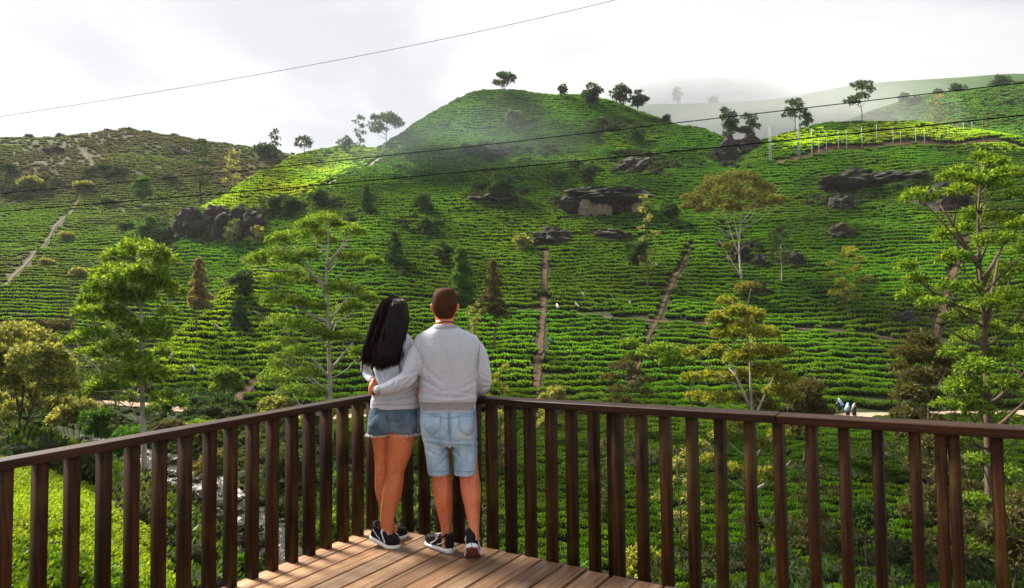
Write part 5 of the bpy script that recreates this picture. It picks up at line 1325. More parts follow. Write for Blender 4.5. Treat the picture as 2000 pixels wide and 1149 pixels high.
tree('crooked umbrella-topped tree right of the dirt track below the middle of the slope', 1345, 800, 690, 140, leaf='green', bark='brown', d=60, thick=1.0,
     trunk=[[(1370,830),(1350,780),(1320,745),(1290,720),(1262,695)],[(1300,730),(1310,712),(1320,700)],[(1345,770),(1352,740),(1362,720)]],
     clumps=[(1265,688,24,.5),(1290,682,26,.45),(1315,692,24,.45),(1250,700,16,.5),(1335,705,18,.5),(1300,708,22,.5),(1230,672,16,.5)])
tree('thin brown tree with wispy crown left of the crooked umbrella tree', 1222, 830, 690, 110, 'sparse', 'brown', 'brown', d=58, dens=0.8)
tree('reddish-brown bushy tree right of the feathery yellow tree', 1572, 850, 690, 105, 'round', 'brown', 'brown', d=48, crown0=0.12)
tree('small yellow-green tree with rounded tufts between the two heads', 822, 760, 582, 70, 'round', 'yellow', 'brown', d=50, crown0=0.25, dens=1.1)
tree('yellow-green leafy young tree just right of the man', 975, 830, 705, 62, 'sparse', 'yellow', 'brown', d=46, crown0=0.1, dens=1.2)
tree('low brown-green bush tree above the rail right of the first dirt track', 1078, 830, 738, 75, 'round', 'olive', 'brown', d=55, crown0=0.1)
tree('small green tree with pale flowers under the big left tree crown', 228, 790, 610, 80, 'umbrella', 'green', 'brown', d=45)
# trees on the slopes
T = tree
T('tan conical tree with bare lower trunk beside the left gully', 387, 652, 503, 52, 'cone', 'tan', 'brown', crown0=0.36, dens=1.3)
T('bare leafless tree with many upright twigs on the left hill', 136, 662, 512, 92, 'bare', 'olive', 'brown', fl=0)
T('dark bushy tree at the top of the left spur', 468, 590, 512, 56, 'round', 'dark', crown0=0.1)
T('dark tree below the spur top, lower of two', 466, 646, 578, 46, 'cone', 'dark', crown0=0.1)
T('bright green conical tree above the man\'s head', 902, 600, 484, 72, 'cone', 'bright', dens=1.5, crown0=0.05)
T('olive conical tree with long thin bare trunk right of the man\'s head', 964, 692, 506, 58, 'cone', 'brown', crown0=0.42, dens=1.0)
T('small thin tree with little foliage touching the man\'s right ear side', 925, 682, 590, 44, 'sparse', 'olive', dens=0.5)
T('small olive tree left of the brown boulder mid-slope', 1018, 496, 440, 40, 'round', 'olive', crown0=0.2)
T('tall olive tree with a ragged crown mid-slope above the second dirt track', 1264, 566, 376, 46, 'tall', 'olive', crown0=0.25, dens=0.9)
T('dark rounded tree beside the tall ragged olive tree', 1240, 560, 452, 50, 'round', 'dark', crown0=0.3)
T('dark tree directly below the summit slope, above the rock shelter', 1148, 372, 312, 34, 'round', 'dark', crown0=0.15)
T('dark tree left of the rock shelter', 1086, 372, 318, 42, 'round', 'dark', crown0=0.15)
T('large hazy dark tree in the middle of the hill face', 976, 402, 325, 62, 'round', 'dark', crown0=0.1)
T('dark hazy tree on the upper right hill face', 1165, 298, 234, 38, 'round', 'dark', crown0=0.1)
T('dark hazy tree between the two upper thickets on the right face', 1240, 290, 240, 40, 'round', 'dark', crown0=0.1)
T('pale hazy tree just below the hilltop', 1000, 262, 215, 36, 'round', 'pale', crown0=0.2)
T('round dark tree right of the rock shelter', 1310, 442, 386, 46, 'round', 'dark', crown0=0.15)
T('pale green tree with thin white trunk by the dark boulders', 1525, 556, 438, 52, 'sparse', 'pale', 'pale', crown0=0.4, dens=1.2)
T('sparse yellowish tree on thin trunk in the middle of the right slope', 1655, 622, 478, 78, 'sparse', 'yellow', 'brown', crown0=0.3, dens=0.55)
T('shrub with orange top at the foot of the white-stemmed tree', 1460, 602, 538, 52, 'bush', 'rust', name='shrub')
T('dark slender tree on the left hill face under the ridge', 716, 420, 360, 30, 'cone', 'dark')
T('dark round tree on the hill face, left of the large hazy one', 826, 424, 372, 42, 'round', 'dark', crown0=0.15)
T('small dark bush tree below the round hazy one', 832, 458, 418, 28, 'round', 'dark', crown0=0.1)
T('grey-green tree above the bright conical tree, left of the pair', 771, 522, 450, 40, 'cone', 'dark', crown0=0.1)
T('grey-green tree above the bright conical tree, right of the pair', 866, 524, 464, 34, 'round', 'dark', crown0=0.1)
T('small dark tree right of the bright ridge', 628, 408, 366, 38, 'round', 'dark', crown0=0.25)
T('dark branching tree at the lower edge of the bright ridge', 545, 424, 370, 42, 'round', 'dark', crown0=0.25)
T('taller dark tree in the clump at the bright ridge', 512, 428, 382, 26, 'tall', 'dark', crown0=0.1)
T('dark tree at the right end of the clump under the bright ridge', 570, 428, 378, 36, 'round', 'dark', crown0=0.15)
T('pale thin tree standing in front of the dark cliff', 456, 486, 428, 34, 'sparse', 'pale', 'pale', crown0=0.2, dens=1.0)
T('green tree in the gully left of the dark cliff', 292, 480, 414, 48, 'round', 'bright', crown0=0.05)
T('dark green tree in the gully beside the cliff', 326, 492, 432, 40, 'round', 'dark', crown0=0.05)
T('green tree with upright crown alone on the left hill', 276, 410, 340, 52, 'round', 'bright', crown0=0.3)
T('tall thin olive tree with a flat tuft on top, on the left hill', 392, 388, 268, 52, 'tall', 'dark', 'dark', crown0=0.3, dens=1.0, d=205, thick=1.4)
T('faint thin olive tree right of the flat-tufted one', 452, 374, 292, 32, 'tall', 'olive', 'brown', crown0=0.3, dens=0.7, d=212)
T('pale shrub at the right foot of the dark cliff', 503, 482, 440, 34, 'sparse', 'olive', crown0=0.1, dens=0.8)
# trees along the skyline
T('lone umbrella tree with forked trunk on the hilltop', 986, 194, 146, 48, 'umbrella', 'dark', 'dark', crown0=0.45, dens=1.2, thick=1.4)
T('small upright tree right of the lone hilltop tree', 1100, 197, 160, 24, 'round', 'dark', 'dark', crown0=0.25, dens=1.2)
T('dense tall tree on the right shoulder of the hilltop', 1158, 214, 158, 46, 'round', 'dark', 'dark', crown0=0.08, dens=1.3)
T('left tree of the close pair right of the hilltop', 1212, 220, 166, 44, 'round', 'dark', 'dark', crown0=0.2, dens=1.2)
T('right tree of the close pair right of the hilltop', 1246, 230, 176, 40, 'round', 'dark', 'dark', crown0=0.15, dens=1.2)
T('tiny round tree on the right flank of the hill', 1302, 246, 225, 13, 'round', 'dark', 'dark', crown0=0.4)
T('broad spreading tree on the left skyline of the hill', 755, 292, 226, 70, 'umbrella', 'dark', 'dark', crown0=0.35, dens=1.2)
T('slender two-tiered tree left of the broad spreading tree', 703, 304, 232, 28, 'tall', 'dark', 'dark', crown0=0.2)
T('small bushy tree at the left end of the skyline group', 675, 302, 268, 28, 'round', 'dark', 'dark', crown0=0.1)
T('tall thin tree on the skyline above the bright ridge', 536, 322, 250, 28, 'tall', 'dark', 'dark', crown0=0.2)
T('round-headed tree on the bright ridge skyline', 595, 310, 270, 36, 'umbrella', 'dark', 'dark', crown0=0.3, dens=1.2)
T('low wide dark bush beside the tall thin skyline tree', 519, 308, 284, 52, 'bush', 'dark', 'dark', name='bush')
T('left tree of the two at the top of the right gully', 1425, 276, 205, 44, 'round', 'dark', 'dark', crown0=0.1, dens=1.2, d=190)
T('right tree of the two at the top of the right gully', 1467, 274, 214, 42, 'round', 'dark', 'dark', crown0=0.1, dens=1.2, d=188)
T('round-crowned tree left of the open-crowned skyline tree', 1552, 268, 198, 46, 'umbrella', 'dark', 'dark', crown0=0.2, dens=1.2, d=188)
T('narrow dark tree close beside the round-crowned skyline tree', 1580, 268, 212, 28, 'round', 'dark', 'dark', crown0=0.1, d=187)
T('tall open-crowned tree standing alone on the right crest', 1684, 258, 164, 58, 'umbrella', 'dark', 'brown', crown0=0.3, dens=1.1, d=186)
T('yellowish slender tree on the misty hill behind the crest', 1831, 262, 192, 30, 'tall', 'yellow', 'brown', d=300, dens=1.2)
T('tree on the brow of the misty hill, left of the two larger', 1872, 200, 166, 30, 'round', 'dark', 'dark', d=385, crown0=0.1)
T('largest tree on the brow of the misty hill, at the right', 1958, 190, 150, 42, 'round', 'dark', 'dark', d=385, crown0=0.1)
T('small tree on the brow of the misty hill, leftmost', 1765, 208, 182, 20, 'round', 'dark', 'dark', d=385, crown0=0.1)
T('small dark tree low on the misty hill brow', 1785, 212, 187, 24, 'round', 'dark', 'dark', d=370, crown0=0.1)
T('small tree between those on the misty hill brow', 1834, 200, 176, 18, 'round', 'dark', 'dark', d=385, crown0=0.1)
T('bushy tree on the slope of the misty hill', 1968, 222, 198, 34, 'round', 'dark', 'dark', d=350, crown0=0.05)
T('bushy tree at the far right end of the misty hill', 1992, 190, 172, 26, 'round', 'dark', 'dark', d=385, crown0=0.05)
T('pale ghostly tree on the fogged ridge', 1323, 216, 176, 16, 'tall', 'dark', 'dark', d=620)
T('pale round tree on the fogged ridge', 1396, 214, 190, 18, 'round', 'dark', 'dark', d=620, crown0=0.3)
for px_, pb_, pt_, w_, lb_ in [(57,284,266,10,'tiny thin sapling on the left hill crest'),(118,282,265,12,'small scraggly tree on the left hill crest under the cable'),(128,283,268,14,'small bent tree beside the scraggly one on the left crest'),
    (212,273,256,14,'little palm-like tree at the top of the left hill'),(241,273,257,12,'little tree right of the palm-like one on the left crest'),(252,273,253,14,'tallest of the little trees on the left crest'),(262,273,260,10,'smallest of the little trees on the left crest'),
    (286,274,262,14,'little flat-topped tree on the right part of the left crest'),(341,283,272,14,'lone little tree right on the falling left crest'),(440,293,283,12,'low sapling near the tall flat-tufted tree')]:
    T(lb_, px_, pb_ + 2, pt_, w_, 'umbrella', 'dark', 'dark', d=268, dens=0.8, group='little trees along the left hill crest')
for i_, (px_, py_, w_, h_) in enumerate([(165,372,34,18),(205,335,26,14),(60,372,40,30),(15,345,26,30),(155,545,30,22),(245,452,22,18),(130,470,26,18),(330,355,20,14),(90,520,22,16),(210,400,20,14)]):
    T(['dark scrub bush on the upper left hillside', 'green scrub bush near the top of the dirt trail', 'wide dark scrub at the left edge of the hill', 'tall dark scrub at the far left edge', 'green bush beside the lower dirt trail', 'small bush right of the dirt trail', 'bush left of the dirt trail', 'small bush right in the brown terraces', 'bush below the dirt trail bend', 'small bush in the brown terraces by the trail'][i_],
      px_, py_, py_ - h_, w_, 'bush', 'dark' if i_ % 2 else 'olive', 'dark', name='bush', group='scrub bushes on the left hill')
# ------------------------------------------------------------------ rocks
def rock_mat(name, a, b, c, moss):
    m, t, p, o = mat(name)
    f = noise(t, 0.9, 8, 0.68, stretch=(1, 1, 1.5)); col = ramp(t, f, [(0.3, a), (0.5, b), (0.72, c)])
    g = N(t, 'ShaderNodeNewGeometry'); sx = N(t, 'ShaderNodeSeparateXYZ'); t.links.new(g.outputs['Normal'], sx.inputs[0])
    ms = ramp(t, sx.outputs[2], [(0.62, (0, 0, 0)), (0.9, (1, 1, 1))])
    col = mixc(t, ms, col, moss); t.links.new(col, p.inputs['Base Color']); p.inputs['Roughness'].default_value = 0.9
    bump(t, p, noise(t, 2.4, 8, 0.7, stretch=(1, 1, 2)), 0.9, 0.25)
    return m
M_ROCK = rock_mat('dark_rock', (0.005, 0.004, 0.004), (0.016, 0.011, 0.009), (0.042, 0.028, 0.021), (0.04, 0.052, 0.014))
M_PALE = rock_mat('pale_rock', (0.10, 0.075, 0.055), (0.21, 0.17, 0.125), (0.32, 0.27, 0.20), (0.12, 0.11, 0.05))
def rock_mesh(rx, ry, rz, seed, m, blocky=0.55):
    r = np.random.default_rng(seed)
    bm = bmesh.new(); bmesh.ops.create_icosphere(bm, subdivisions=4, radius=1.0)
    from mathutils import noise as mn
    off = Vector((seed * 1.7, seed * 0.3, 0))
    dirs = r.normal(size=(11, 3)); dirs /= np.linalg.norm(dirs, axis=1)[:, None]; lim = 0.62 + 0.3 * r.random(11)
    for v in bm.verts:
        c = np.array(v.co)
        for d_, l_ in zip(dirs, lim):                      # planes chip the ball into facets
            k_ = c @ d_
            if k_ > l_: c = c - d_ * (k_ - l_) * (0.6 + 0.4 * blocky)
        nv_ = Vector(c)
        c = c * (1 + 0.42 * mn.noise(nv_ * 1.6 + off) + 0.22 * mn.noise(nv_ * 4 + off) + 0.12 * mn.noise(nv_ * 9 + off))
        c[:2] *= 1 + 0.025 * math.sin(c[2] * 13 + seed)
        v.co = (c[0] * rx, c[1] * ry, c[2] * rz)
    me = bpy.data.meshes.new('rock'); bm.to_mesh(me); bm.free(); me.materials.append(m)
    return me
ROCKS = []
def rock(label, px, py, wpx, hpx, name='boulder', m=None, depth=0.8, sink=0.0, seed=None, group=None):
    p_ = hit(px, py + hpx * 0.35); s = p_[1] / FPX
    c = at(px, py, p_[1] + 0.2 * wpx * s * depth); c[2] -= 0.10 * hpx * s
    ROCKS.append((c, wpx * s * 0.5, hpx * s * 0.5))
    me = rock_mesh(wpx * s * 0.56, wpx * s * 0.5 * depth, hpx * s * 0.82, seed or int(px + py), m or M_ROCK)
    o = bpy.data.objects.new(name, me); COL.objects.link(o); o.location = c
    o.rotation_euler = (0, 0.1 * (random.random() - 0.5), random.random() * 0.6 - 0.3)
    return tag(o, label, 'rock', group)
rock('broad dark boulder at the top of the first dirt track', 1076, 470, 72, 34)
rock('low dark boulder ledge right of the one above the first dirt track', 1192, 463, 62, 24)
rock('biggest dark layered rock on the right slope, upper block', 1645, 362, 104, 42)
rock('rounded boulder under the big layered rock on the right slope', 1642, 403, 40, 34)
rock('flat dark rock shelf right of the big layered rock', 1742, 352, 120, 20)
rock('large dark rock behind the crown of the tall right-edge tree', 1842, 396, 104, 48)
rock('upright brown boulder at the foot of the white-stemmed tree', 1484, 517, 32, 32)
rock('dark boulder beside the pale thin-trunked tree', 1546, 511, 40, 30)
rock('dark rock left of the white-stemmed tree', 1448, 500, 40, 44)
rock('dark rock behind the sparse yellowish tree', 1640, 460, 48, 30)
rock('small dark rock under the orange-topped shrub', 1482, 570, 30, 30)
rock('dark rock on the tea rows below the sparse yellowish tree', 1690, 552, 34, 18)
rock('flat brown rock right of the horizontal path', 1765, 628, 44, 26)
rock('dark mossy rock face left part in the gully between the hills', 1420, 305, 56, 46)
rock('dark mossy rock right part in the gully between the hills', 1460, 290, 50, 30)
rock('left block of the dark cliff under the bright ridge', 378, 440, 62, 52, 'cliff_rock')
rock('middle block of the dark cliff under the bright ridge', 430, 446, 74, 62, 'cliff_rock')
rock('right block of the dark cliff under the bright ridge', 482, 446, 62, 58, 'cliff_rock')
rock('hazy scrub-covered rock in the upper hill face', 968, 300, 60, 26)
rock('dark brushy rock under the upper right thickets', 1240, 326, 74, 34)
rock('long low rock left of the rock shelter', 960, 392, 90, 18)
rock('small pale stone left of the first dirt track', 1052, 574, 14, 12, m=M_PALE)
rock('dark square stone in the tea above the woman', 784, 537, 13, 18)
rock('dark rock at the left hill ridge', 105, 296, 42, 14)
rock('brown rock on the left hill near the flat-tufted tree', 350, 298, 26, 12)
rock('brown stream boulder beside the rapids below the left railing', 478, 1062, 34, 28)
rock('brown sloping boulder lower down the stream', 520, 1098, 22, 26)
rock('round boulder in the upper rapids', 340, 935, 26, 18)
# shelter: pale standing slabs under an overhanging rock
_c = hit(1185, 424); _s = _c[1] / FPX
sh = empty('rock_shelter', _c, 'pale upright stone slabs under a dark overhanging rock on the hillside', 'rock')
def shelter_part(name, px, py, w_, h_, m, dy=0.0, seed=1):
    o = bpy.data.objects.new(name, rock_mesh(w_ * _s * 0.62, w_ * _s * 0.4, h_ * _s * 0.66, seed, m)); COL.objects.link(o)
    o.parent = sh; o.location = at(px, py, _c[1] + dy) - _c; return o
shelter_part('overhang', 1192, 384, 124, 22, M_ROCK, 1.2, 3)
shelter_part('overhang', 1150, 377, 70, 16, M_ROCK, 2.2, 4)
for k_, (px_, w_, mm) in enumerate([(1144,19,M_PALE),(1160,18,M_PALE),(1178,24,M_PALE),(1202,26,M_ROCK),(1222,18,M_ROCK),(1240,15,M_PALE)]):
    shelter_part('slab', px_, 408, w_ + 4, 40, mm, 0.2 * (k_ % 2), 20 + k_)
shelter_part('back_rock', 1190, 402, 110, 40, M_ROCK, 2.6, 40)
shelter_part('back_rock', 1115, 396, 34, 34, M_ROCK, 1.2, 41)

# ------------------------------------------------------------------ posts and masts on the right crest
def plain(name, col, rough=0.7, spec=0.3):
    m, t, p, o = mat(name)
    f = noise(t, 6, 4); t.links.new(mixc(t, f, tuple(c * 0.75 for c in col), tuple(min(1, c * 1.2) for c in col)), p.inputs['Base Color'])
    p.inputs['Roughness'].default_value = rough; p.inputs['Specular IOR Level'].default_value = spec
    return m
M_CONC = plain('pale_concrete', (0.36, 0.37, 0.37)); M_RUST = plain('rusty_steel', (0.22, 0.10, 0.06)); M_STEEL = plain('galvanised_steel', (0.30, 0.32, 0.33), 0.6)
_posts = [(783,360,505,3.0,0),(820,405,498,2,0),(860,372,484,1.6,0),(925,370,478,2.2,0),(968,365,470,2,0),(1050,350,458,2.2,0),(1130,338,445,1.8,0),(1217,350,448,2,0),(1257,372,440,2,0),(1338,355,450,2,0),(1385,360,442,1.8,0),(1420,338,430,2,1),(1465,350,440,1.6,0),(1512,355,442,2,0),(1558,308,430,2.4,1),(1595,325,420,1.8,0),(1640,320,415,1.8,0),(1697,312,440,1.8,1),(1712,318,432,1.4,1)]
_ord = 'first second third fourth fifth sixth seventh eighth ninth tenth eleventh twelfth thirteenth fourteenth fifteenth sixteenth seventeenth eighteenth nineteenth'.split()
for k_, (cx_, t_, b_, w_, ru) in enumerate(_posts):
    px_, pt_, pb_ = 1300 + cx_ / 2.736, 120 + t_ / 2.736, 120 + b_ / 2.736
    y_ = min(hit(px_, pb_)[1], 186); g_ = at(px_, pb_, y_); h_ = at(px_, pt_, y_)[2] - g_[2]; r_ = w_ * y_ / FPX * 0.29
    mb = MB(); mb.tube([(0, 0, -2.0), (0, 0, h_ * 0.5), (0, 0, h_)], [r_, r_ * 0.95, r_ * 0.8], 6); mb.box((0, 0, h_ + r_ * 0.4), (r_ * 1.1, 0, 0), (0, r_ * 1.1, 0), (0, 0, r_ * 0.4))
    o = mb.build('fence_post', M_RUST if ru else M_CONC); o.location = g_
    if k_ == 0: lb = 'thickest white concrete post, at the left end of the row on the right crest'
    elif ru: lb = {11: 'first rusty brown post from the left in the white row on the crest', 14: 'tall rusty brown post in the row on the right crest', 17: 'rusty brown post near the right end of the crest row', 18: 'thin rusty post at the right end of the crest row'}[k_]
    else: lb = f'slim white post, {_ord[k_]} from the left end of the post row on the right crest'
    tag(o, lb, 'post', 'posts along the right crest')
for cx_, t_, b_, lb in [(561,348,548,'left lattice steel mast at the end of the crest path'), (712,300,514,'taller right lattice steel mast on the crest path')]:
    px_, pt_, pb_ = 1300 + cx_ / 2.736, 120 + t_ / 2.736, 120 + b_ / 2.736
    g_ = hit(px_, pb_); h_ = at(px_, pt_, g_[1])[2] - g_[2]
    rt = empty('lattice_mast', g_, lb, 'mast', 'lattice masts on the right crest')
    wv = 0.27
    for sx in (-1, 1):
        for sy in (-1, 1):
            mb = MB(); mb.tube([(sx * wv, sy * wv, -0.5), (sx * wv * 0.55, sy * wv * 0.55, h_)], 0.045, 4); mb.build('leg', M_STEEL, rt)
    mb = MB(); n_ = 9
    for i_ in range(n_):
        z0, z1 = h_ * i_ / n_, h_ * (i_ + 1) / n_; w0, w1 = wv * (1 - 0.45 * i_ / n_), wv * (1 - 0.45 * (i_ + 1) / n_)
        for (a, b) in (((-1, -1), (1, -1)), ((1, -1), (1, 1)), ((1, 1), (-1, 1)), ((-1, 1), (-1, -1))):
            mb.tube([(a[0] * w0, a[1] * w0, z0), (b[0] * w1, b[1] * w1, z1)], 0.026, 4); mb.tube([(a[0] * w1, a[1] * w1, z1), (b[0] * w1, b[1] * w1, z1)], 0.026, 4)
    mb.build('bracing', M_STEEL, rt)

# ------------------------------------------------------------------ cables
M_CABLE = plain('cable', (0.008, 0.008, 0.009), 1.0, 0.0)
def cable(label, pts, da, db, r_):
    px_ = np.array([p[0] for p in pts], float); py_ = np.array([p[1] for p in pts], float)
    cf = np.polyfit(px_, py_, 3); xs = np.linspace(-250, 2250, 90)
    ds = 1 / np.linspace(1 / da, 1 / db, 90)
    P = np.array([at(x, np.polyval(cf, x), d) for x, d in zip(xs, ds)])
    mb = MB(); mb.tube(P, r_, 6); return tag(mb.build('power_cable', M_CABLE, None, True), label, 'cable', 'cables strung across the valley')
cable('thin highest cable crossing only the sky at the top left', [(0,228),(300,181),(600,128),(900,70),(1200,0),(1300,-25)], 60, 40, 0.016)
cable('upper of the two long black cables across the hill', [(0,378),(310,350),(700,310),(1000,277),(1300,243),(1600,208),(2000,162)], 34, 20, 0.016)
cable('lower, thickest of the two long black cables across the hill', [(0,413),(400,381),(700,355),(1000,327),(1300,298),(1600,268),(2000,225)], 26, 15, 0.016)
cable('lowest thin cable sagging in front of the tea slope', [(330,484),(700,472),(1000,459),(1500,434),(2000,408)], 60, 26, 0.016)

# ------------------------------------------------------------------ tea pickers far off
def cloth(name, col): return plain(name, col, 0.9, 0.1)
M_SKINB = plain('brown_skin', (0.16, 0.08, 0.05), 0.6)
PK = {'white': cloth('white_cloth', (0.8, 0.8, 0.78)), 'teal': cloth('teal_cloth', (0.02, 0.30, 0.27)), 'green': cloth('green_cloth', (0.02, 0.25, 0.09)), 'blue': cloth('pale_blue_cloth', (0.35, 0.55, 0.75)), 'dark': cloth('dark_cloth', (0.03, 0.03, 0.05)), 'cream': cloth('cream_cloth', (0.6, 0.5, 0.35))}
def blob(c, r, ax=(0, 0, 1), n=7):
    """rings of a rounded body"""
    mb = MB(); ax = np.asarray(ax, float); c = np.asarray(c, float); t = np.linspace(-1, 1, n)
    mb.tube(c + ax * t[:, None] * r[2], np.sqrt(np.maximum(1 - t * t, 0.02)) * r[0], 9); return mb
def picker(px, py, col, label, bend=0.5, scale=1.0, d=None):
    g_ = hit(px, py) if d is None else at(px, py, d)
    g_[2] = float(ground(g_[0], g_[1]))
    rt = empty('person', g_, label, 'person', 'tea pickers on the slope', random.random() * 6)
    s_ = 0.82 * scale
    lean = np.array([0.35 * bend, 0, 0])
    mb = MB()                                            # one body: legs, trunk bent forward, arms, head
    hip = np.array([0, 0, 0.82]); sh_ = hip + np.array([0.42 * bend, 0, 0.5]) ; hd = sh_ + np.array([0.16 * bend, 0, 0.2])
    for sy in (-1, 1):
        mb.tube([(0.02, 0.1 * sy, 0), (0.0, 0.1 * sy, 0.42), hip + (0, 0.08 * sy, 0)], [0.05, 0.065, 0.09], 6)
        mb.tube([sh_ + (0, 0.17 * sy, 0), sh_ + (0.12, 0.22 * sy, -0.25), sh_ + (0.34, 0.14 * sy, -0.34)], [0.055, 0.045, 0.03], 6)
    mb.tube([hip - (0, 0, 0.08), hip + (sh_ - hip) * 0.5, sh_, sh_ + (hd - sh_) * 0.4], [0.15, 0.16, 0.17, 0.06], 8)
    mb.tube([hd + (0, 0, -0.1), hd + (0, 0, -0.03), hd + (0, 0, 0.05), hd + (0, 0, 0.12)], [0.05, 0.095, 0.1, 0.04], 8)
    b = mb.build('body', M_SKINB, rt, True); b.scale = (s_, s_, s_)
    mb = MB(); mb.tube([hip + (0, 0, -0.55), hip + (0, 0, -0.1), hip + (sh_ - hip) * 0.6, sh_ + (0.01, 0, 0.03)], [0.24, 0.2, 0.2, 0.13], 9)
    k = mb.build('dress', PK['dark'] if col != 'dark' else PK['cream'], rt, True); k.scale = (s_, s_, s_)
    mb = MB(); a_ = hd + (-0.05, 0, 0.13); mb.tube([a_, hd + (-0.16, 0, 0.02), sh_ + (-0.22, 0, -0.1), hip + (-0.26, 0, 0.12), hip + (-0.2, 0, -0.06)], [0.08, 0.14, 0.22, 0.27, 0.12], 9)
    k = mb.build('cloth_bag', PK[col], rt, True); k.scale = (s_, s_, s_)
    return rt
for px_, py_, c_, lb_ in [(1138,588,'white','tea picker with white bag bent over the rows below the boulder ledge'),(1127,609,'white','tea picker with white bag just above the horizontal path'),(1089,611,'white','tea picker with white bag beside the first dirt track crossing'),
    (1197,636,'teal','tea picker in teal below the horizontal path'),(1077,680,'green','tea picker in green right of the first dirt track'),(1060,707,'dark','dark-clothed tea picker on the edge of the first dirt track'),(1282,530,'white','tea picker with white bag left of the second dirt track, highest on the slope'),
    (376,738,'white','tea picker with large white bag on the left spur'),(446,756,'white','tea picker with white bag on the lower left spur near the track'),(334,714,'cream','tea picker in cream on the left edge of the spur'),(423,655,'cream','tea picker near the shadowed rows on the spur'),
    (1640,806,'blue','tea picker in pale blue just above the road'),(1656,816,'blue','tea picker in pale blue standing on the road edge'),(1669,816,'white','tea picker with white bag beside the one in pale blue on the road'),(1046,808,'white','tea picker with white bag on the road seen just over the rail'),(1230,600,'dark','dark-clothed tea picker above the path, left of the second track')]:
    picker(px_, py_, c_, lb_, 0.3 + 0.5 * random.random(), 1.0)

# ------------------------------------------------------------------ undergrowth by the stream, clipped tea on the near bank
M_UNDER = leaf_mat('undergrowth_leaves', [(0.016, 0.05, 0.008), (0.035, 0.095, 0.012), (0.06, 0.14, 0.02), (0.10, 0.18, 0.03)], 0.36, 0.5, 'tint')
M_HEDGE = leaf_mat('clipped_tea_leaves', [(0.045, 0.12, 0.006), (0.09, 0.19, 0.010), (0.14, 0.25, 0.014), (0.20, 0.30, 0.025)], 0.42, 0.5, 'tint', 0.15)
und = [leafy_blob('shrub', 0.8, 0.85, 300, 0.22, 0.085, M_UNDER, 60 + i, False, 0.9) for i in range(4)]
hedge = [leafy_blob('tea_bush', 0.6, 0.5, 420, 0.10, 0.05, M_HEDGE, 80 + i) for i in range(3)]
def region_points(n, y0, y1, u0, u1, keep):
    y = np.sqrt(rng.uniform((y0 + Y0) ** 2, (y1 + Y0) ** 2, n)) - Y0; u = rng.uniform(u0, u1, n); x = u * (y + Y0)
    z = ground(x, y); P = np.stack([x, y, z], 1); P = P[y > 3]; q = proj(P)
    k = keep(P, q); return P[k], q[k]
def off_paths(P, extra=0.0):
    k = np.ones(len(P), bool)
    for R, hf in PATHS: k &= ~near_poly(P[:, 0], P[:, 1], R, hf + extra)
    return k
P, q = region_points(9000, 20, 80, -0.8, 0.1, lambda P, q: in_poly(q, VALLEY) & ~in_poly(q, LAWN) & off_paths(P, 0.1))
st_d = np.min(np.linalg.norm(P[:, None, :2] - STREAM[None, ::3], axis=2), axis=1)
sc = (0.75 + 0.9 * rng.random((len(P), 1)) ** 2) * np.ones((1, 3)); sc *= np.clip((st_d - 0.6) / 3, 0.45, 1.0)[:, None]; sc *= np.where((P[:, 1] > 44) & (P[:, 1] < 62), 0.55, 1.0)[:, None]
tn = (0.55 + 0.75 * rng.random((len(P), 1))) * (0.75 + 0.6 * vnoise(P[:, 0], P[:, 1], 4)[:, None]) * np.ones((1, 3)); tn[:, 0] *= 0.8 + 0.9 * vnoise(P[:, 0] + 7, P[:, 1], 6)
scatter('valley_undergrowth', P - np.array([0, 0, 0.1]), sc, rng.random(len(P)) * 6.28, tn, und)
P, q = region_points(2600, 17, 30, -0.1, 1.0, lambda P, q: (q[:, 0] > 860) & (P[:, 1] < 28))
scatter('bank_undergrowth', P, (0.6 + 0.7 * rng.random((len(P), 1))) * np.ones((1, 3)), rng.random(len(P)) * 6.28, (0.5 + 0.6 * rng.random((len(P), 1))) * np.ones((1, 3)), und)
P, q = region_points(11000, 11.5, 36, -0.8, -0.1, lambda P, q: in_poly(q, LAWN) & (P[:, 1] < 33) & ~in_poly(q, [(0,1022),(60,1045),(120,1095),(110,1105),(40,1062),(0,1040)]))
scatter('clipped_tea_bank', P - np.array([0, 0, 0.22]), (0.75 + 0.25 * rng.random((len(P), 1))) * np.array([[1, 1, 0.8]]), rng.random(len(P)) * 6.28, (1.25 + 0.6 * vnoise(P[:, 0], P[:, 1], 2.5)[:, None]) * np.array([[1.3, 1.05, 0.9]]), hedge)
P, q = region_points(900, 7.2, 11.5, -0.8, -0.08, lambda P, q: (q[:, 0] < 330) & (q[:, 0] > -300))
scatter('near_tea_hedge', P + np.array([0, 0, 0.1]), (0.8 + 0.3 * rng.random((len(P), 1))) * np.ones((1, 3)), rng.random(len(P)) * 6.28, (0.7 + 0.4 * rng.random((len(P), 1))) * np.array([[1, 1, 1.0]]), hedge)
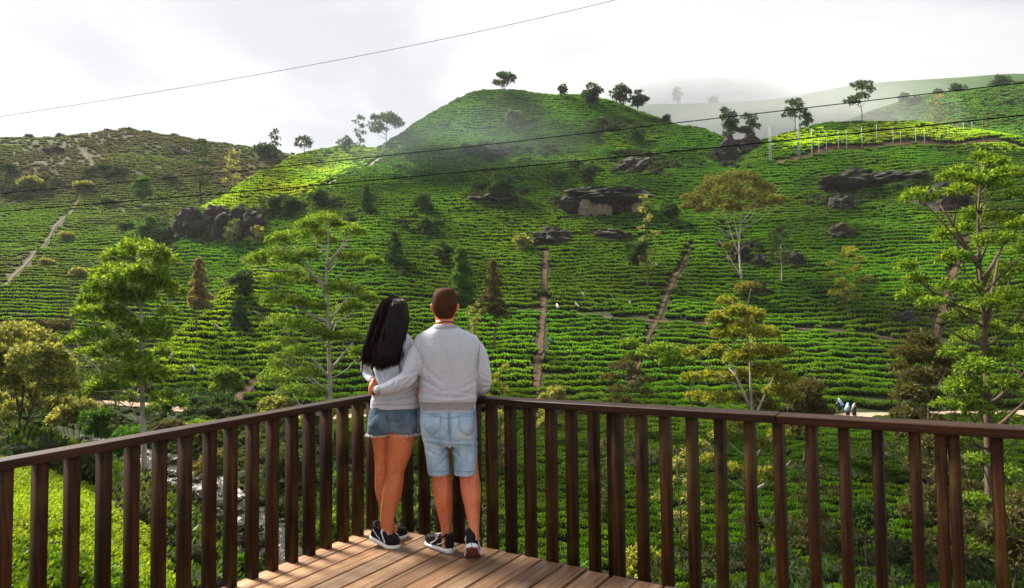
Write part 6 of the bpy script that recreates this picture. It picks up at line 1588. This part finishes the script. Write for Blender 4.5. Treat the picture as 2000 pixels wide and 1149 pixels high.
for px_, pyb_, pyt_, w_, lf_, d_, lb_ in [(150,850,745,90,'olive',46,'dry olive shrub right of the multi-stemmed tree'),(195,838,762,60,'bright',43,'bright leafy shrub below the tall left tree'),(250,885,810,90,'bright',40,'big-leaved bright shrub left of the pale trunk'),
    (330,850,800,70,'brown',50,'brown-tinged shrub right of the pale trunk'),(395,860,815,80,'green',52,'green shrub above the left handrail'),(440,780,700,60,'green',66,'shrub at the mouth of the track on the left spur'),(540,830,760,70,'olive',58,'olive shrub at the foot of the airy pale-limbed tree'),
    (620,830,775,70,'green',57,'green shrub by the foot of the airy tree'),(60,780,700,90,'olive',56,'olive thicket behind the multi-stemmed tree'),(100,690,620,70,'brown',88,'brown thicket at the foot of the left hill'),(175,1010,880,90,'dark',33,'dark shrub wall beyond the clipped tea bank'),(240,1050,930,70,'dark',30,'dark leafy shrub by the stream, behind the left balusters'),
    (420,930,850,70,'rust',40,'reddish shrub behind the left balusters'),(560,960,860,90,'dark',42,'dark shrub in shade under the left handrail'),(650,1060,960,80,'green',30,'green shrub low behind the left balusters'),(480,1149,1060,60,'bright',24,'ferny bright shrub beside the lower stream')]:
    tree(lb_, px_, pyb_, pyt_, w_, 'bush', lf_, 'dark', name='shrub', d=d_, dens=1.2)

# scrub growing round and over the rocks, stones in the stream
PR = []; 
for c_, rx_, rz_ in ROCKS + [(_c + np.array([0, 1.5, 1.5]), 62 * _s, 22 * _s)]:
    if c_[1] < 60: continue
    n_ = int(np.clip(rx_ * 7, 8, 46))
    a_ = rng.random(n_) * 6.283; q_ = 0.75 + 0.55 * rng.random(n_)
    x_ = c_[0] + np.cos(a_) * rx_ * 1.15 * q_; y_ = c_[1] + np.sin(a_) * rx_ * 0.55 * q_
    PR.append(np.stack([x_, y_, ground(x_, y_)], 1))
    m_ = max(3, n_ // 3); x_ = c_[0] + rx_ * 0.8 * (rng.random(m_) * 2 - 1); PR.append(np.stack([x_, np.full(m_, c_[1]) + 0.3 * rx_ * (rng.random(m_) - 0.3), np.full(m_, c_[2] + rz_ * 0.72) - 0.3], 1))
PR = np.concatenate(PR)
tn = (0.5 + 0.6 * rng.random((len(PR), 1))) * np.array([[1.0, 0.85, 1.0]]); tn[:, 0] *= 0.8 + 0.9 * rng.random(len(PR))
scatter('rock_scrub', PR - np.array([0, 0, 0.15]), (0.55 + 0.75 * rng.random((len(PR), 1))) * np.ones((1, 3)), rng.random(len(PR)) * 6.28, tn, und)
_st = [bpy.data.objects.new('stone', rock_mesh(0.42, 0.36, 0.26, 300 + i, M_ROCK)) for i in range(3)]
k_ = rng.integers(0, len(STREAM), 130); off_ = rng.normal(size=(130, 2)) * 1.1
x_, y_ = STREAM[k_, 0] + off_[:, 0], STREAM[k_, 1] + off_[:, 1]
scatter('stream_stones', np.stack([x_, y_, ground(x_, y_) + 0.25], 1), (0.4 + 1.1 * rng.random((130, 1)) ** 2) * np.ones((1, 3)), rng.random(130) * 6.28, np.ones((130, 3)), _st)

# dark thickets on the upper slope
PS = []
for ex, ey, erx, ery in [(960,300,58,22),(1240,325,60,28),(1295,330,30,20),(1115,398,40,20),(975,385,62,16),(1150,330,38,12),(1420,312,40,24),(862,246,22,8),(430,472,60,12),(430,448,78,26),(620,402,60,12),(1640,398,70,18),(1450,482,48,18),(1745,370,60,14),(822,440,46,14),(702,430,28,12),(1205,252,56,12),(1060,300,40,10),(1012,240,30,8),(300,462,40,28),(332,500,28,22),(60,372,60,22),(210,340,40,10),(540,420,44,12)]:
    n_ = int(erx * ery / 26); a_ = rng.random(n_) * 6.283; q_ = np.sqrt(rng.random(n_))
    for i_ in range(n_):
        h_ = hit(ex + erx * q_[i_] * math.cos(a_[i_]), ey + ery * q_[i_] * math.sin(a_[i_]))
        if h_[1] < 300: PS.append(h_)
PS = np.array(PS)
tn = (0.32 + 0.45 * rng.random((len(PS), 1))) * np.array([[1.0, 0.9, 1.1]])
scatter('hill_scrub', PS - np.array([0, 0, 0.1]), (0.8 + 0.9 * rng.random((len(PS), 1)) ** 2) * np.clip(PS[:, 1:2] / 110, 1.0, 1.9) * np.array([[1.0, 1.0, 0.95]]), rng.random(len(PS)) * 6.28, tn, und)

# tangled growth on the bank below the right railing
P, q = region_points(5200, 22, 58, -0.12, 0.95, lambda P, q: (q[:, 0] > 880) & off_paths(P, 0.3) & (vnoise(P[:, 0] + 13, P[:, 1] * 1.2, 5.5) + 0.25 * np.clip((34 - P[:, 1]) / 12, -0.4, 1) + 0.10 * (q[:, 0] > 1650) > 0.60))
tn = (0.38 + 0.5 * rng.random((len(P), 1))) * (0.7 + 0.6 * vnoise(P[:, 0], P[:, 1], 3)[:, None]) * np.ones((1, 3)); tn[:, 0] *= 0.85 + 1.1 * vnoise(P[:, 0] + 7, P[:, 1], 5)
scatter('slope_undergrowth', P - np.array([0, 0, 0.1]), (0.55 + 0.75 * rng.random((len(P), 1)) ** 2) * np.ones((1, 3)), rng.random(len(P)) * 6.28, tn, und)
for px_, pyb_, pyt_, w_, st_, lf_, d_, lb_ in [(1180,1010,850,70,'sparse','brown',38,'thin brownish sapling behind the doubled baluster of the right railing'),(1330,1040,870,80,'sparse','olive',34,'olive sapling left of the feathery yellow tree, below the rail'),(1590,1060,905,90,'sparse','brown',33,'brown-green sapling behind the balusters right of the feathery yellow tree'),
    (1700,1110,930,100,'round','dark',31,'dark bushy tree low behind the right part of the railing'),(1860,1120,880,110,'sparse','brown',30,'brown-leaved young tree below the dense brownish tree, behind the balusters'),(1985,1149,900,120,'round','brown',28,'brown-leaved bushy tree low at the right edge behind the last balusters'),(1250,1120,1020,70,'bush','yellow',27,'yellow-green fern bush low behind the middle of the right railing'),(1120,1149,1060,70,'bush','bright',25,'bright fern bush just beyond the deck edge, right of the man')]:
    tree(lb_, px_, pyb_, pyt_, w_, st_, lf_, 'brown', name='shrub' if st_ == 'bush' else 'tree', d=d_, dens=0.9, crown0=0.15)
# ------------------------------------------------------------------ air
def haze_box(name, x0, x1, y0, y1, z0, z1, dens, col):
    mb = MB(); mb.box(((x0 + x1) / 2, (y0 + y1) / 2, (z0 + z1) / 2), ((x1 - x0) / 2, 0, 0), (0, (y1 - y0) / 2, 0), (0, 0, (z1 - z0) / 2))
    m = bpy.data.materials.new(name); m.use_nodes = True; t = m.node_tree; t.nodes.clear()
    o = N(t, 'ShaderNodeOutputMaterial'); v = N(t, 'ShaderNodeVolumePrincipled')
    v.inputs['Color'].default_value = (*col, 1); v.inputs['Density'].default_value = dens; v.inputs['Anisotropy'].default_value = 0.3
    t.links.new(v.outputs[0], o.inputs['Volume'])
    return tag(mb.build(name, m), kind='stuff')
haze_box('haze', -900, 1100, -40, 850, -60, 300, 0.00008, (0.93, 0.96, 1.0))

def mist(px, py, y, rx, ry, rz, dens, col=(0.74, 0.765, 0.775)):
    """a bank of low cloud: an ellipsoid of thin even fog"""
    mb = MB(); n, m_ = 14, 24
    th = np.linspace(0, np.pi, n)[1:-1]; a = np.arange(m_) * 2 * np.pi / m_
    c = at(px, py, y)
    V = np.concatenate([c + np.stack([rx * np.sin(t) * np.cos(a), ry * np.sin(t) * np.sin(a), np.full(m_, rz * np.cos(t))], 1) for t in th])
    k = len(th); i = np.arange(k - 1)[:, None] * m_; j = np.arange(m_)[None]
    mb.add(V, np.stack([i + j, i + m_ + j, i + m_ + (j + 1) % m_, i + (j + 1) % m_], -1).reshape(-1, 4))
    mb.V.append(np.array([c + (0, 0, rz), c - (0, 0, rz)])); mb.n += 2; j = np.arange(m_); b = k * m_
    mb.F3.append(np.stack([np.full(m_, b), j, (j + 1) % m_], -1)); mb.F3.append(np.stack([np.full(m_, b + 1), (k - 1) * m_ + (j + 1) % m_, (k - 1) * m_ + j], -1))
    m = bpy.data.materials.new('mist'); m.use_nodes = True; t = m.node_tree; t.nodes.clear()
    o = N(t, 'ShaderNodeOutputMaterial'); v = N(t, 'ShaderNodeVolumePrincipled')
    v.inputs['Color'].default_value = (*col, 1); v.inputs['Density'].default_value = dens; v.inputs['Anisotropy'].default_value = 0.0
    t.links.new(v.outputs[0], o.inputs['Volume'])
    return tag(mb.build('mist', m), kind='stuff')
KS = np.linspace(1.0, 0.3, 6)                # nested, so that each bank thins out towards its edge
for k_ in KS: mist(880, 300, 180, 44 * k_, 24 * k_, 18 * k_, 0.0011, (0.56, 0.69, 0.70))
for k_ in KS: mist(1440, 228, 480, 165 * k_, 120 * k_, 52 * k_, 0.0012)
for k_ in KS: mist(1540, 268, 330, 78 * k_, 70 * k_, 22 * k_, 0.0017)
for k_ in KS: mist(1290, 225, 430, 110 * k_, 100 * k_, 28 * k_, 0.0014)
